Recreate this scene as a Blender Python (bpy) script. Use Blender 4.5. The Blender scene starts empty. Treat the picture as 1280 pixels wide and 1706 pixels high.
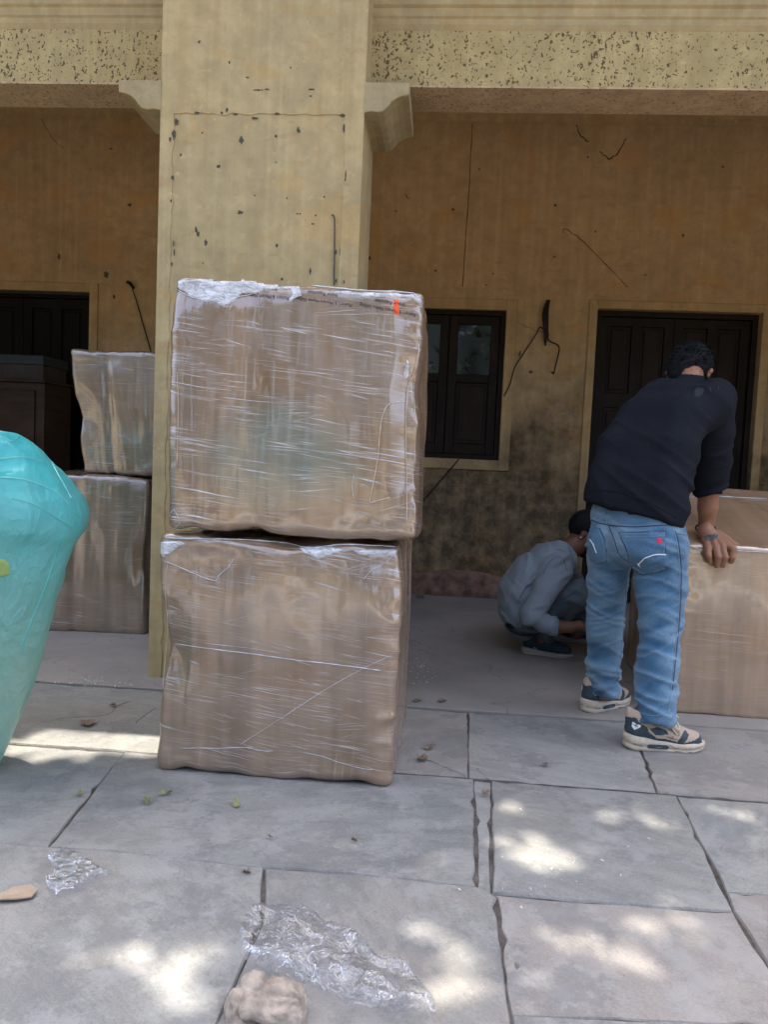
import bpy, bmesh, math, random
import numpy as np
from mathutils import Vector, Matrix
from mathutils.bvhtree import BVHTree
random.seed(7); np.random.seed(7)
R = math.radians
scn = bpy.context.scene
COL = scn.collection

# ------------------------------------------------------------------ camera
FPX = 1300.0; YAW = R(4.2); PITCH = R(4.14); ROLL = R(2.52)
_F0 = Vector((-math.sin(YAW), math.cos(YAW), 0)); _R0 = Vector((math.cos(YAW), math.sin(YAW), 0))
CF = _F0*math.cos(PITCH) + Vector((0, 0, -math.sin(PITCH)))
_U0 = _F0*math.sin(PITCH) + Vector((0, 0, math.cos(PITCH)))
CR = _R0*math.cos(ROLL) + _U0*math.sin(ROLL)
CU = _U0*math.cos(ROLL) - _R0*math.sin(ROLL)
CC = Vector((0, 0, 1.2))
cam_d = bpy.data.cameras.new('camera'); cam = bpy.data.objects.new('camera', cam_d); COL.objects.link(cam)
cam.matrix_world = Matrix(((CR.x, CU.x, -CF.x, CC.x), (CR.y, CU.y, -CF.y, CC.y), (CR.z, CU.z, -CF.z, CC.z), (0, 0, 0, 1)))
cam_d.sensor_fit = 'VERTICAL'; cam_d.sensor_height = 36.0; cam_d.lens = 36.0*FPX/1706.0
cam_d.clip_start = 0.05; cam_d.clip_end = 400
scn.camera = cam
scn.render.resolution_x = 769; scn.render.resolution_y = 1024

# ------------------------------------------------------------------ world, sun, exposure
SUN_EL = R(80); SUN_AZ = R(8)          # azimuth from +Y (behind the building) towards +X
SUN = Vector((math.sin(SUN_AZ)*math.cos(SUN_EL), math.cos(SUN_AZ)*math.cos(SUN_EL), math.sin(SUN_EL)))
world = bpy.data.worlds.new('World'); scn.world = world; world.use_nodes = True
wn = world.node_tree; wn.nodes.clear()
sky = wn.nodes.new('ShaderNodeTexSky'); sky.sky_type = 'NISHITA'; sky.sun_disc = False
sky.sun_elevation = SUN_EL; sky.sun_rotation = SUN_AZ; sky.air_density = 0.8; sky.dust_density = 6.0; sky.ozone_density = 1.0
bg = wn.nodes.new('ShaderNodeBackground'); bg.inputs['Strength'].default_value = 0.15
wo = wn.nodes.new('ShaderNodeOutputWorld')
wn.links.new(sky.outputs[0], bg.inputs[0]); wn.links.new(bg.outputs[0], wo.inputs[0])
sl = bpy.data.lights.new('sun', 'SUN'); sl.energy = 2.0; sl.angle = R(0.53); sl.color = (1.0, 0.93, 0.82)
so = bpy.data.objects.new('sun', sl); COL.objects.link(so); so.location = SUN*20
so.rotation_euler = (-SUN).to_track_quat('-Z', 'Y').to_euler()
scn.view_settings.view_transform = 'Standard'; scn.view_settings.look = 'None'
scn.view_settings.gamma = 1.0; scn.view_settings.use_curve_mapping = False
scn.view_settings.exposure = 2.45

# ------------------------------------------------------------------ geometry helpers
def ray(x, y):
    return CF + CR*((x-640)/FPX) - CU*((y-853)/FPX)
def D(x, y, d):                 # point seen at (x, y) at depth d along the view axis
    return CC + ray(x, y)*d
def G(x, y, z=0.0):             # point of a horizontal plane
    r = ray(x, y); return CC + r*((z-CC.z)/r.z)
def W(x, y, Y):                 # point of a plane parallel to the facade
    r = ray(x, y); return CC + r*(Y/r.y)
def px_of(P):                   # numpy (N,3) -> photo pixels, used to choose where the crown has gaps
    V = P - np.array(CC); z = V@np.array(CF)
    return 640+FPX*(V@np.array(CR))/z, 853-FPX*(V@np.array(CU))/z

def _h(ix, iy, iz, s):
    h = (ix.astype(np.int64)*374761393 + iy.astype(np.int64)*668265263 + iz.astype(np.int64)*2147483647 + s*974634777) & 0xffffffff
    h = ((h ^ (h >> 13))*1274126177) & 0xffffffff
    h = h ^ (h >> 16)
    return (h & 0xffff)/65535.0
def vn(P, sc, seed=0):
    """value noise in [-1,1]; sc number or 3-vector"""
    Q = np.asarray(P, dtype=np.float64)*np.asarray(sc, dtype=np.float64)+100.5
    i = np.floor(Q).astype(np.int64); f = Q-i; f = f*f*(3-2*f)
    r = 0
    for dx in (0, 1):
        for dy in (0, 1):
            for dz in (0, 1):
                w = (f[..., 0] if dx else 1-f[..., 0])*(f[..., 1] if dy else 1-f[..., 1])*(f[..., 2] if dz else 1-f[..., 2])
                r = r + w*_h(i[..., 0]+dx, i[..., 1]+dy, i[..., 2]+dz, seed)
    return r*2-1
def fb(P, sc, seed=0, o=3):
    a = 0; amp = 1; t = 0; sc = np.asarray(sc, dtype=np.float64)
    for k in range(o):
        a = a+amp*vn(P, sc*(2**k), seed+k*17); t += amp; amp *= .5
    return a/t

def mesh_obj(name, V, Fc, mats, parent=None, smooth=True, midx=None):
    me = bpy.data.meshes.new(name)
    me.from_pydata([tuple(v) for v in (V.tolist() if hasattr(V, 'tolist') else V)], [], Fc.tolist() if hasattr(Fc, 'tolist') else Fc)
    if not isinstance(mats, (list, tuple)): mats = [mats]
    for m in mats: me.materials.append(m)
    if smooth: me.polygons.foreach_set('use_smooth', [True]*len(me.polygons))
    if midx is not None: me.polygons.foreach_set('material_index', list(map(int, midx)))
    me.update()
    o = bpy.data.objects.new(name, me); COL.objects.link(o)
    if parent: o.parent = parent
    return o
def tag(o, label=None, cat=None, group=None, kind=None):
    if label: o['label'] = label
    if cat: o['category'] = cat
    if group: o['group'] = group
    if kind: o['kind'] = kind
    return o
def empty(name, loc=(0, 0, 0)):
    o = bpy.data.objects.new(name, None); COL.objects.link(o); o.location = loc; o.empty_display_size = .1
    return o
def adopt(parent, *kids):
    """parent world-space meshes to an empty that stands at the thing's base"""
    bpy.context.view_layer.update()
    for k in kids:
        k.parent = parent; k.matrix_parent_inverse = parent.matrix_world.inverted()
class MB:
    def __init__(s): s.v = []; s.f = []
    def box(s, x0, x1, y0, y1, z0, z1):
        b = len(s.v)
        s.v += [(x, y, z) for z in (z0, z1) for y in (y0, y1) for x in (x0, x1)]
        s.f += [(b, b+2, b+3, b+1), (b+4, b+5, b+7, b+6), (b, b+1, b+5, b+4), (b+2, b+6, b+7, b+3), (b, b+4, b+6, b+2), (b+1, b+3, b+7, b+5)]
        return s
    def prism(s, poly, axis, a0, a1):
        """poly of 2D points (other two axes in order) extruded along axis"""
        n = len(poly); b = len(s.v)
        for a in (a0, a1):
            for p in poly:
                q = list(p); q.insert(axis, a); s.v.append(tuple(q))
        s.f.append(tuple(b+i for i in range(n))); s.f.append(tuple(b+n+i for i in reversed(range(n))))
        for i in range(n): s.f.append((b+i, b+n+i, b+n+(i+1) % n, b+(i+1) % n))
        return s
    def tube(s, pts, r, seg=8, caps=True):
        pts = [Vector(p) for p in pts]; n = len(pts); b = len(s.v)
        rs = r if hasattr(r, '__len__') else [r]*n
        up = Vector((0.123, .2, 1)).normalized()
        for i, p in enumerate(pts):
            t = (pts[min(i+1, n-1)]-pts[max(i-1, 0)]).normalized()
            a = t.cross(up)
            if a.length < 1e-3: a = t.cross(Vector((1, 0, 0)))
            a.normalize(); c = t.cross(a)
            for k in range(seg):
                an = 2*math.pi*k/seg
                s.v.append(tuple(p+(a*math.cos(an)+c*math.sin(an))*rs[i]))
        for i in range(n-1):
            for k in range(seg):
                s.f.append((b+i*seg+k, b+i*seg+(k+1) % seg, b+(i+1)*seg+(k+1) % seg, b+(i+1)*seg+k))
        if caps:
            s.f.append(tuple(b+k for k in reversed(range(seg)))); s.f.append(tuple(b+(n-1)*seg+k for k in range(seg)))
        return s
    def build(s, name, mat, parent=None, bevel=0, smooth=False, segs=2):
        o = mesh_obj(name, s.v, s.f, mat, parent, smooth)
        bm = bmesh.new(); bm.from_mesh(o.data); bmesh.ops.recalc_face_normals(bm, faces=bm.faces)
        if bevel: 
            bmesh.ops.bevel(bm, geom=[e for e in bm.edges if e.is_manifold and e.calc_face_angle(0) > .5], offset=bevel, segments=segs, affect='EDGES', profile=.6)
        bm.to_mesh(o.data); bm.free()
        return o
def smooth_poly(pts, sub=6):
    """Catmull-Rom through points"""
    P = [Vector(p) for p in pts]; out = []
    for i in range(len(P)-1):
        a = P[max(i-1, 0)]; b = P[i]; c = P[i+1]; d = P[min(i+2, len(P)-1)]
        for k in range(sub):
            t = k/sub
            out.append(.5*((2*b)+(c-a)*t+(2*a-5*b+4*c-d)*t*t+(3*b-a-3*c+d)*t**3))
    out.append(P[-1]); return out

# ---- implicit surfaces -> mesh (naive surface nets on a rectilinear grid)
def axis(lo, hi, step, fine=()):
    """coordinates from lo to hi, step, with finer intervals (a, b, s)"""
    xs = [lo]
    while xs[-1] < hi:
        x = xs[-1]; st = step
        for (a, b, s) in fine:
            if a-1e-9 <= x < b: st = min(st, s)
            elif x < a < x+st: st = max(a-x, s*.8)
        xs.append(x+st)
    return np.array(xs)
def nets(Fv, X, Y, Z):
    nx, ny, nz = Fv.shape; ins = Fv < 0
    cs = (nx-1, ny-1, nz-1)
    acc = np.zeros(cs+(3,), dtype=np.float32); cnt = np.zeros(cs, dtype=np.float32)
    ax = [X, Y, Z]
    sl_ = lambda d, n: slice(d, n-1+d)
    for a in range(3):
        o1, o2 = [(1, 2), (0, 2), (0, 1)][a]
        for d1 in (0, 1):
            for d2 in (0, 1):
                s0 = [None]*3; s1 = [None]*3; N = (nx, ny, nz)
                s0[a] = sl_(0, N[a]); s1[a] = sl_(1, N[a])
                s0[o1] = s1[o1] = sl_(d1, N[o1]); s0[o2] = s1[o2] = sl_(d2, N[o2])
                A = Fv[tuple(s0)]; B = Fv[tuple(s1)]
                m = (A < 0) != (B < 0)
                idx = np.nonzero(m)
                if len(idx[0]) == 0: continue
                t = A[idx]/(A[idx]-B[idx])
                p = np.zeros((len(t), 3), dtype=np.float32)
                p[:, a] = ax[a][idx[a]]*(1-t)+ax[a][idx[a]+1]*t
                p[:, o1] = ax[o1][idx[o1]+d1]; p[:, o2] = ax[o2][idx[o2]+d2]
                acc[idx] += p; cnt[idx] += 1
    act = np.nonzero(cnt > 0)
    vid = -np.ones(cs, dtype=np.int64); vid[act] = np.arange(len(act[0]))
    V = acc[act]/cnt[act][:, None]
    faces = []
    for a in range(3):
        o1, o2 = [(1, 2), (2, 0), (0, 1)][a]
        s0 = [slice(None)]*3; s1 = [slice(None)]*3
        N = (nx, ny, nz)
        s0[a] = slice(0, N[a]-1); s1[a] = slice(1, N[a])
        for o in (o1, o2): s0[o] = s1[o] = slice(1, N[o]-1)
        A = ins[tuple(s0)]; B = ins[tuple(s1)]
        idx = np.nonzero(A != B)
        if len(idx[0]) == 0: continue
        flip = A[idx]
        I = [idx[0].copy(), idx[1].copy(), idx[2].copy()]
        for o in (o1, o2): I[o] = I[o]+1
        def g(d1, d2):
            J = [I[0], I[1], I[2]]; J = list(J)
            J[o1] = J[o1]-1+d1; J[o2] = J[o2]-1+d2
            return vid[J[0], J[1], J[2]]
        q = np.stack([g(0, 0), g(1, 0), g(1, 1), g(0, 1)], 1)
        q[~flip] = q[~flip][:, ::-1]
        faces.append(q)
    Fq = np.concatenate(faces)
    return V, Fq
class SDF:
    def __init__(s, lo, hi, step, fine=((), (), ())):
        s.X, s.Y, s.Z = [axis(lo[i], hi[i], step, fine[i]) for i in range(3)]
        s.F = np.full((len(s.X), len(s.Y), len(s.Z)), 0.3, dtype=np.float32)
    def _sub(s, lo, hi):
        r = []
        for A, l, h in zip((s.X, s.Y, s.Z), lo, hi):
            a = max(np.searchsorted(A, l)-1, 0); b = min(np.searchsorted(A, h)+1, len(A)); r.append(slice(a, max(b, a+1)))
        return tuple(r)
    def pts(s, sub=None):
        sub = sub or (slice(None),)*3
        return np.meshgrid(s.X[sub[0]], s.Y[sub[1]], s.Z[sub[2]], indexing='ij')
    def cone(s, a, ra, b=None, rb=None, k=.02, flat=None, cut=None, neg=False):
        """round cone a->b; flat=(unit vector, factor) squashes along it; cut=(point, normal) removes the side normal points to"""
        a = np.array(a, dtype=float); b = a+1e-5 if b is None else np.array(b, dtype=float); rb = ra if rb is None else rb
        m = max(ra, rb)+k*1.2+.012
        lo = np.minimum(a, b)-m; hi = np.maximum(a, b)+m
        sub = s._sub(lo, hi)
        PX, PY, PZ = s.pts(sub)
        P = np.stack([PX, PY, PZ], -1)
        A, B, Q = a, b, P
        if flat is not None:
            n = np.array(flat[0], dtype=float); n /= np.linalg.norm(n); kk = flat[1]-1
            Q = P+kk*(P@n)[..., None]*n; A = a+kk*(a@n)*n; B = b+kk*(b@n)*n
        AB = B-A; L = AB@AB
        t = np.clip(((Q-A)@AB)/max(L, 1e-12), 0, 1)
        d = np.linalg.norm(Q-A-t[..., None]*AB, axis=-1)-(ra+(rb-ra)*t)
        if cut is not None:
            for (cp, cn) in (cut if isinstance(cut, list) else [cut]):
                cn = np.array(cn, dtype=float); cn /= np.linalg.norm(cn)
                d = np.maximum(d, (P-np.array(cp, dtype=float))@cn)
        F = s.F[sub]
        if neg:
            h = np.clip(.5-.5*(F+d)/k, 0, 1); s.F[sub] = F*(1-h)-d*h+k*h*(1-h)
        else:
            h = np.clip(.5+.5*(F-d)/k, 0, 1); s.F[sub] = F*(1-h)+d*h-k*h*(1-h)
        return s
    def cutplane(s, p, n):
        PX, PY, PZ = s.pts(); n = np.array(n, dtype=float); n /= np.linalg.norm(n); p = np.array(p, dtype=float)
        s.F = np.maximum(s.F, ((PX-p[0])*n[0]+(PY-p[1])*n[1]+(PZ-p[2])*n[2])).astype(np.float32)
        return s
    def mesh(s, disp=None, relax=1):
        V, Fq = nets(s.F, s.X, s.Y, s.Z)
        V = V.astype(np.float64)
        for _ in range(relax):
            S = np.zeros_like(V); C = np.zeros(len(V))
            for i in range(4):
                for j in (1, 3):
                    np.add.at(S, Fq[:, i], V[Fq[:, (i+j) % 4]]); np.add.at(C, Fq[:, i], 1)
            V = V*.5+.5*S/np.maximum(C, 1)[:, None]
        if disp is not None:
            Nn = normals(V, Fq); V = V+Nn*disp(V)[:, None]
        return V, Fq
def normals(V, Fq):
    n = np.cross(V[Fq[:, 2]]-V[Fq[:, 0]], V[Fq[:, 3]]-V[Fq[:, 1]])
    N = np.zeros_like(V)
    for i in range(4): np.add.at(N, Fq[:, i], n)
    return N/np.maximum(np.linalg.norm(N, axis=1), 1e-12)[:, None]
def add_attr(o, name, vals):
    a = o.data.attributes.new(name, 'FLOAT', 'POINT'); a.data.foreach_set('value', np.asarray(vals, dtype=np.float32))

# ---- flat details laid on a curved surface
def bvh_of(o):
    me = o.data; mw = o.matrix_world
    return BVHTree.FromPolygons([mw@v.co for v in me.vertices], [tuple(p.vertices) for p in me.polygons])
def hit(bvh, x, y, lift=.0015):
    d = ray(x, y).normalized(); h = bvh.ray_cast(CC, d)
    if h[0] is None: return None, None
    n = h[1] if h[1].dot(d) < 0 else -h[1]
    return h[0]+n*lift, n
def ribbon(name, bvh, pts, w, mat, parent, lift=.002, sub=5, closed=False, thick=.0012):
    """a raised strip (seam, stitch line, cord) along points of a surface"""
    P = smooth_poly([(p[0], p[1], 0) for p in (list(pts)+[pts[0]] if closed else pts)], sub) if sub > 1 else [Vector((p[0], p[1], 0)) for p in pts]
    L = []
    for p in P:
        q, n = hit(bvh, p.x, p.y, lift)
        if q is not None: L.append((q, n))
    if len(L) < 2: return None
    V = []; Fc = []
    for i, (q, n) in enumerate(L):
        t = (L[min(i+1, len(L)-1)][0]-L[max(i-1, 0)][0])
        if t.length < 1e-6: t = Vector((1, 0, 0))
        s_ = t.normalized().cross(n).normalized()*(w/2)
        V += [q-s_-n*lift, q-s_*.6+n*thick, q+s_*.6+n*thick, q+s_-n*lift]
    for i in range(len(L)-1):
        for k in range(3): Fc.append((4*i+k, 4*i+k+1, 4*i+5+k, 4*i+4+k))
    o = mesh_obj(name, V, Fc, mat, parent)
    return o
def patch(name, bvh, poly, mat, parent, lift=.002, step=2.0, rim=True):
    """a thin patch filling a polygon, laid over a surface"""
    xs = [p[0] for p in poly]; ys = [p[1] for p in poly]
    bm = bmesh.new()
    vs = [bm.verts.new((p[0], p[1], 0)) for p in poly]; bm.faces.new(vs)
    for a, lo, hi in ((0, min(xs), max(xs)), (1, min(ys), max(ys))):
        c = lo+step
        while c < hi:
            no = [0, 0, 0]; no[a] = 1; co = [0, 0, 0]; co[a] = c
            bmesh.ops.bisect_plane(bm, geom=bm.verts[:]+bm.edges[:]+bm.faces[:], plane_co=co, plane_no=no); c += step
    bound = {v for e in bm.edges if e.is_boundary for v in e.verts}
    ok = True
    for v in bm.verts:
        q, n = hit(bvh, v.co.x, v.co.y, -.001 if (rim and v in bound) else lift)
        if q is None: v.co = (0, 0, -9); v.tag = True
        else: v.co = q; v.tag = False
    bmesh.ops.delete(bm, geom=[v for v in bm.verts if v.tag], context='VERTS')
    bm.normal_update()
    me = bpy.data.meshes.new(name); bm.to_mesh(me); bm.free(); me.materials.append(mat)
    me.polygons.foreach_set('use_smooth', [True]*len(me.polygons))
    o = bpy.data.objects.new(name, me); COL.objects.link(o)
    if parent: o.parent = parent
    return o

# ------------------------------------------------------------------ materials
class Mt:
    def __init__(s, name):
        s.m = bpy.data.materials.new(name); s.m.use_nodes = True; s.nt = s.m.node_tree
        s.b = s.nt.nodes['Principled BSDF']; s.out = s.nt.nodes['Material Output']
    def node(s, t, ins=None, **kw):
        n = s.nt.nodes.new(t)
        for k, v in kw.items(): setattr(n, k, v)
        for k, v in (ins or {}).items(): s.put(n.inputs[k], v)
        return n
    def put(s, sock, v):
        if isinstance(v, bpy.types.NodeSocket): s.nt.links.new(v, sock)
        elif isinstance(v, (tuple, list)) and len(v) == 3 and sock.type == 'RGBA': sock.default_value = (*v, 1)
        else: sock.default_value = v
    def co(s, kind='Object', scale=None, rot=None, loc=None):
        if kind == 'World': c = s.node('ShaderNodeNewGeometry').outputs['Position']
        else: c = s.node('ShaderNodeTexCoord').outputs[kind]
        if scale is None and rot is None and loc is None: return c
        n = s.node('ShaderNodeMapping', {'Vector': c})
        if rot is not None: # rotate first, then scale
            n2 = s.node('ShaderNodeMapping', {'Vector': c, 'Rotation': rot}); s.put(n.inputs['Vector'], n2.outputs[0])
        if scale is not None: n.inputs['Scale'].default_value = scale
        if loc is not None: n.inputs['Location'].default_value = loc
        return n.outputs[0]
    def noise(s, vec, scale, detail=3, rough=.55, dist=0):
        return s.node('ShaderNodeTexNoise', {'Vector': vec, 'Scale': scale, 'Detail': detail, 'Roughness': rough, 'Distortion': dist}).outputs['Fac']
    def vor(s, vec, scale, feature='F1', out='Distance', rnd=1.0):
        return s.node('ShaderNodeTexVoronoi', {'Vector': vec, 'Scale': scale, 'Randomness': rnd}, feature=feature).outputs[out]
    def ramp(s, fac, lo, hi, a=0.0, b=1.0):
        n = s.node('ShaderNodeMapRange', {'Value': fac, 'From Min': lo, 'From Max': hi, 'To Min': a, 'To Max': b}, clamp=True)
        return n.outputs[0]
    def math(s, op, a, b=None):
        n = s.node('ShaderNodeMath', operation=op); s.put(n.inputs[0], a)
        if b is not None: s.put(n.inputs[1], b)
        return n.outputs[0]
    def mul(s, *a):
        r = a[0]
        for x in a[1:]: r = s.math('MULTIPLY', r, x)
        return r
    def add(s, *a):
        r = a[0]
        for x in a[1:]: r = s.math('ADD', r, x)
        return r
    def mx(s, a, b): return s.math('MAXIMUM', a, b)
    def mix(s, fac, a, b, mode='MIX'):
        n = s.node('ShaderNodeMix', data_type='RGBA', blend_type=mode)
        s.put(n.inputs[0], fac); s.put(n.inputs[6], a); s.put(n.inputs[7], b)
        return n.outputs[2]
    def xyz(s, vec): return s.node('ShaderNodeSeparateXYZ', {'Vector': vec}).outputs
    def bump(s, h, strength=.3, dist=.01, normal=None):
        n = s.node('ShaderNodeBump', {'Height': h, 'Strength': strength, 'Distance': dist})
        if normal is not None: s.put(n.inputs['Normal'], normal)
        return n.outputs[0]
    def set(s, **kw):
        names = dict(color='Base Color', rough='Roughness', spec='Specular IOR Level', normal='Normal', metal='Metallic', coat='Coat Weight',
                     coat_rough='Coat Roughness', alpha='Alpha', trans='Transmission Weight', ior='IOR', sheen='Sheen Weight', coat_normal='Coat Normal', sss='Subsurface Weight')
        for k, v in kw.items(): s.put(s.b.inputs[names[k]], v)
        return s
    def vary(s, col, sc=30, amt=.25, kind='Object'):
        """grain: multiply colour by noise around 1"""
        n = s.noise(s.co(kind), sc, 4, .6)
        g = s.ramp(n, .25, .75, 1-amt, 1+amt)
        return s.mix(1.0, col, s.node('ShaderNodeCombineColor', {0: g, 1: g, 2: g}).outputs[0], 'MULTIPLY')

def simple(name, col, rough=.7, amt=.15, sc=40, bump=.0, spec=.4, **kw):
    t = Mt(name); t.set(color=t.vary(col, sc, amt), rough=rough, spec=spec)
    if bump: t.set(normal=t.bump(t.noise(t.co('Object'), sc*2, 4), bump, .004))
    if kw: t.set(**kw)
    return t.m

def m_plaster(name, base, alt, stain=(.10, .075, .05), grime_h=None, flecks=0.0, fleck_vec=None, orange=.0, spots=.0):
    t = Mt(name); p = t.co('World')
    n1 = t.noise(p, 1.3, 5, .6); n2 = t.noise(p, 9, 5, .65); n3 = t.noise(p, 60, 3, .6)
    c = t.mix(t.ramp(n1, .35, .68), base, alt)
    g = t.ramp(n2, .3, .75, .80, 1.12)
    c = t.mix(1.0, c, t.node('ShaderNodeCombineColor', {0: g, 1: g, 2: g}).outputs[0], 'MULTIPLY')
    # pale vertical wash streaks
    st = t.noise(t.co('World', (22, 22, .5)), 1.0, 4, .6)
    c = t.mix(t.ramp(st, .52, .75, 0, .4), c, tuple(min(1, x*1.25) for x in base))
    c = t.mix(t.ramp(st, .46, .25, 0, .45), c, (base[0]*.78, base[1]*.68, base[2]*.55))
    c = t.mix(t.ramp(t.noise(t.co('World', loc=(2, 5, 3)), 3.6, 7, .72), .48, .68, 0, .38), c, tuple(x*.66 for x in alt))
    c = t.mix(t.ramp(t.noise(t.co('World', loc=(8, 1, 6)), 17, 6, .75), .60, .68, 0, .4), c, tuple(min(1, x*1.35) for x in base))
    if orange:
        o1 = t.ramp(t.noise(t.co('World', (1, 1, 1.6), loc=(3.1, 0, 1.7)), 2.6, 5, .62, .4), .575, .60, 0, orange)
        c = t.mix(o1, c, (base[0]*1.0, base[1]*.78, base[2]*.5))
        o2 = t.ramp(t.noise(t.co('World', (1, 1, 2.5), loc=(7, 0, 4)), 5.5, 4, .6), .62, .66, 0, orange*.9)
        c = t.mix(o2, c, (base[0]*.72, base[1]*.55, base[2]*.5))
    h = n2
    if spots:
        v = t.node('ShaderNodeTexVoronoi', {'Vector': t.co('World', (1, 1, .6), rot=(0, .5, 0)), 'Scale': 9.0})
        wob = t.mul(t.ramp(n3, .3, .7, -.03, .03), 1.0)
        s1 = t.ramp(t.add(v.outputs['Distance'], wob), .055, .085, 1, 0)
        rnd = t.xyz(v.outputs['Color'])[0]
        s1 = t.mul(s1, t.math('LESS_THAN', rnd, spots))
        c = t.mix(t.mul(s1, .8), c, (.06, .055, .045))
        v2 = t.vor(p, 26); s2 = t.ramp(v2, .05, .11, .5, 0)
        s2 = t.mul(s2, t.ramp(t.noise(p, 3.3, 2), .52, .62))
        c = t.mix(s2, c, (.12, .10, .07))
    if flecks:
        fv = t.co('World', (1, 1, 1.25))
        f1 = t.mx(t.noise(fv, 52, 1.6, .6, .35), t.noise(t.co('World', (1.6, 1, 1), loc=(5, 5, 5)), 44, 1.5, .6, .3))
        dn = t.ramp(t.noise(p, 1.6, 2), .3, .7, -.03, .03)
        f = t.ramp(t.add(f1, dn), .632, .655, 0, flecks)
        c = t.mix(f, c, (.085, .05, .026))
    if grime_h is not None:
        z = t.xyz(p)[2]
        zz = t.add(z, t.ramp(t.noise(p, 2.2, 6, .68), .2, .8, .75, -.75))
        gm = t.ramp(zz, grime_h-.35, grime_h+.5, 1, 0)
        blot = t.mul(t.ramp(t.noise(p, 7.5, 8, .76), .32, .58, .5, 1), t.ramp(t.noise(t.co('World', (9, 9, 1.0)), 1.0, 5, .7), .25, .5, .7, 1))
        c = t.mix(t.mul(gm, blot, .88), c, stain)
        lich = t.mul(gm, t.ramp(t.noise(t.co('World', loc=(4, 2, 9)), 11, 5, .7), .58, .7, 0, .55))
        c = t.mix(lich, c, (.24, .17, .06))
        pale = t.mul(gm, t.ramp(t.noise(t.co('World', loc=(1, 7, 3)), 38, 4, .7), .68, .72, 0, .6))
        c = t.mix(pale, c, (.42, .33, .2))
    hh = t.add(t.mul(n2, .7), t.mul(n3, .25))
    t.set(color=c, rough=.88, spec=.25, normal=t.bump(hh, .35, .012))
    return t.m

M = {}
M['pillar'] = m_plaster('pillar_plaster', (.51, .395, .205), (.43, .34, .185), orange=.3, spots=.10)
M['wall'] = m_plaster('wall_plaster', (.56, .39, .21), (.47, .325, .175), grime_h=1.46, orange=.4, stain=(.040, .029, .017))
M['trim'] = m_plaster('trim_plaster', (.54, .37, .185), (.46, .32, .16), grime_h=.9, orange=.2, stain=(.07, .05, .03), spots=.08)
M['beam'] = m_plaster('beam_plaster', (.45, .355, .17), (.40, .32, .16), flecks=.9, orange=.1)
M['soffit'] = m_plaster('soffit_plaster', (.55, .385, .23), (.48, .34, .205), flecks=.55)
M['bracket'] = m_plaster('bracket_plaster', (.41, .34, .20), (.36, .27, .15), orange=.35)
M['moulding'] = m_plaster('moulding_plaster', (.45, .355, .19), (.40, .31, .17), orange=.2)
M['ceiling'] = m_plaster('ceiling_plaster', (.58, .43, .24), (.52, .38, .21), orange=.3)

def m_stone():
    t = Mt('slate_flagstone'); p = t.co('World')
    oi = t.node('ShaderNodeObjectInfo').outputs['Random']
    off = t.node('ShaderNodeCombineXYZ', {0: t.mul(oi, 37.), 1: t.mul(oi, 19.), 2: t.mul(oi, 53.)}).outputs[0]
    pv = t.node('ShaderNodeVectorMath', {0: p, 1: off}, operation='ADD').outputs[0]
    rz = t.node('ShaderNodeVectorRotate', {'Vector': pv, 'Angle': t.ramp(oi, 0, 1, -.9, 1.2)}, rotation_type='Z_AXIS').outputs[0]
    n1 = t.noise(rz, 2.2, 5, .6, .4); n2 = t.noise(rz, 14, 6, .7)
    sv = t.node('ShaderNodeMapping', {'Vector': rz, 'Scale': (1, 3.6, 1)}).outputs[0]
    n3 = t.noise(sv, 4.0, 8, .74, .25)
    c = t.mix(t.ramp(n1, .35, .65), (.235, .250, .240), (.315, .312, .278))
    c = t.mix(t.ramp(n3, .42, .66, 0, .7), c, (.165, .172, .175))
    c = t.mix(t.ramp(n3, .62, .5, 0, 0), c, c)
    c = t.mix(t.mul(t.ramp(oi, .2, 1, 0, .55), t.ramp(n2, .3, .7)), c, (.31, .27, .235))
    wh = t.mul(t.ramp(t.noise(rz, 26, 6, .75), .60, .66, 0, .65), t.ramp(t.noise(rz, 2.6, 3), .45, .65))
    c = t.mix(wh, c, (.40, .40, .40))
    dk = t.ramp(t.noise(rz, 45, 4, .7), .66, .72, 0, .45)
    c = t.mix(dk, c, (.11, .10, .09))
    c = t.mix(t.math('GREATER_THAN', t.math('FRACT', t.mul(oi, 7.3)), .62), c, t.mix(.5, c, (.25, .215, .19)))
    tone = t.ramp(t.math('FRACT', t.mul(oi, 13.7)), 0, 1, .86, 1.14)
    c = t.mix(1.0, c, t.node('ShaderNodeCombineColor', {0: tone, 1: tone, 2: tone}).outputs[0], 'MULTIPLY')
    fine = t.noise(rz, 150, 3, .7)
    gf = t.ramp(fine, .3, .7, .84, 1.14)
    c = t.mix(1.0, c, t.node('ShaderNodeCombineColor', {0: gf, 1: gf, 2: gf}).outputs[0], 'MULTIPLY')
    pat = t.ramp(t.noise(t.node('ShaderNodeVectorMath', {0: rz, 1: (3., 7., 1.)}, operation='ADD').outputs[0], 5.5, 8, .74), .50, .56, 0, .5)
    c = t.mix(pat, c, (.33, .325, .31))
    pat2 = t.ramp(t.noise(t.node('ShaderNodeVectorMath', {0: rz, 1: (13., 2., 5.)}, operation='ADD').outputs[0], 3.1, 8, .76), .53, .58, 0, .45)
    c = t.mix(pat2, c, (.15, .148, .148))
    dust = t.ramp(t.noise(p, 1.1, 4, .6), .45, .7, 0, .35)
    c = t.mix(dust, c, (.33, .29, .24))
    hgt = t.add(t.mul(n3, .7), t.mul(n2, .5), t.mul(fine, .12), t.mul(pat, .15), t.mul(pat2, -.15))
    t.set(color=c, rough=t.ramp(n2, .3, .7, .55, .8), spec=.35, normal=t.bump(hgt, .8, .016))
    return t.m
M['stone'] = m_stone()
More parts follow.
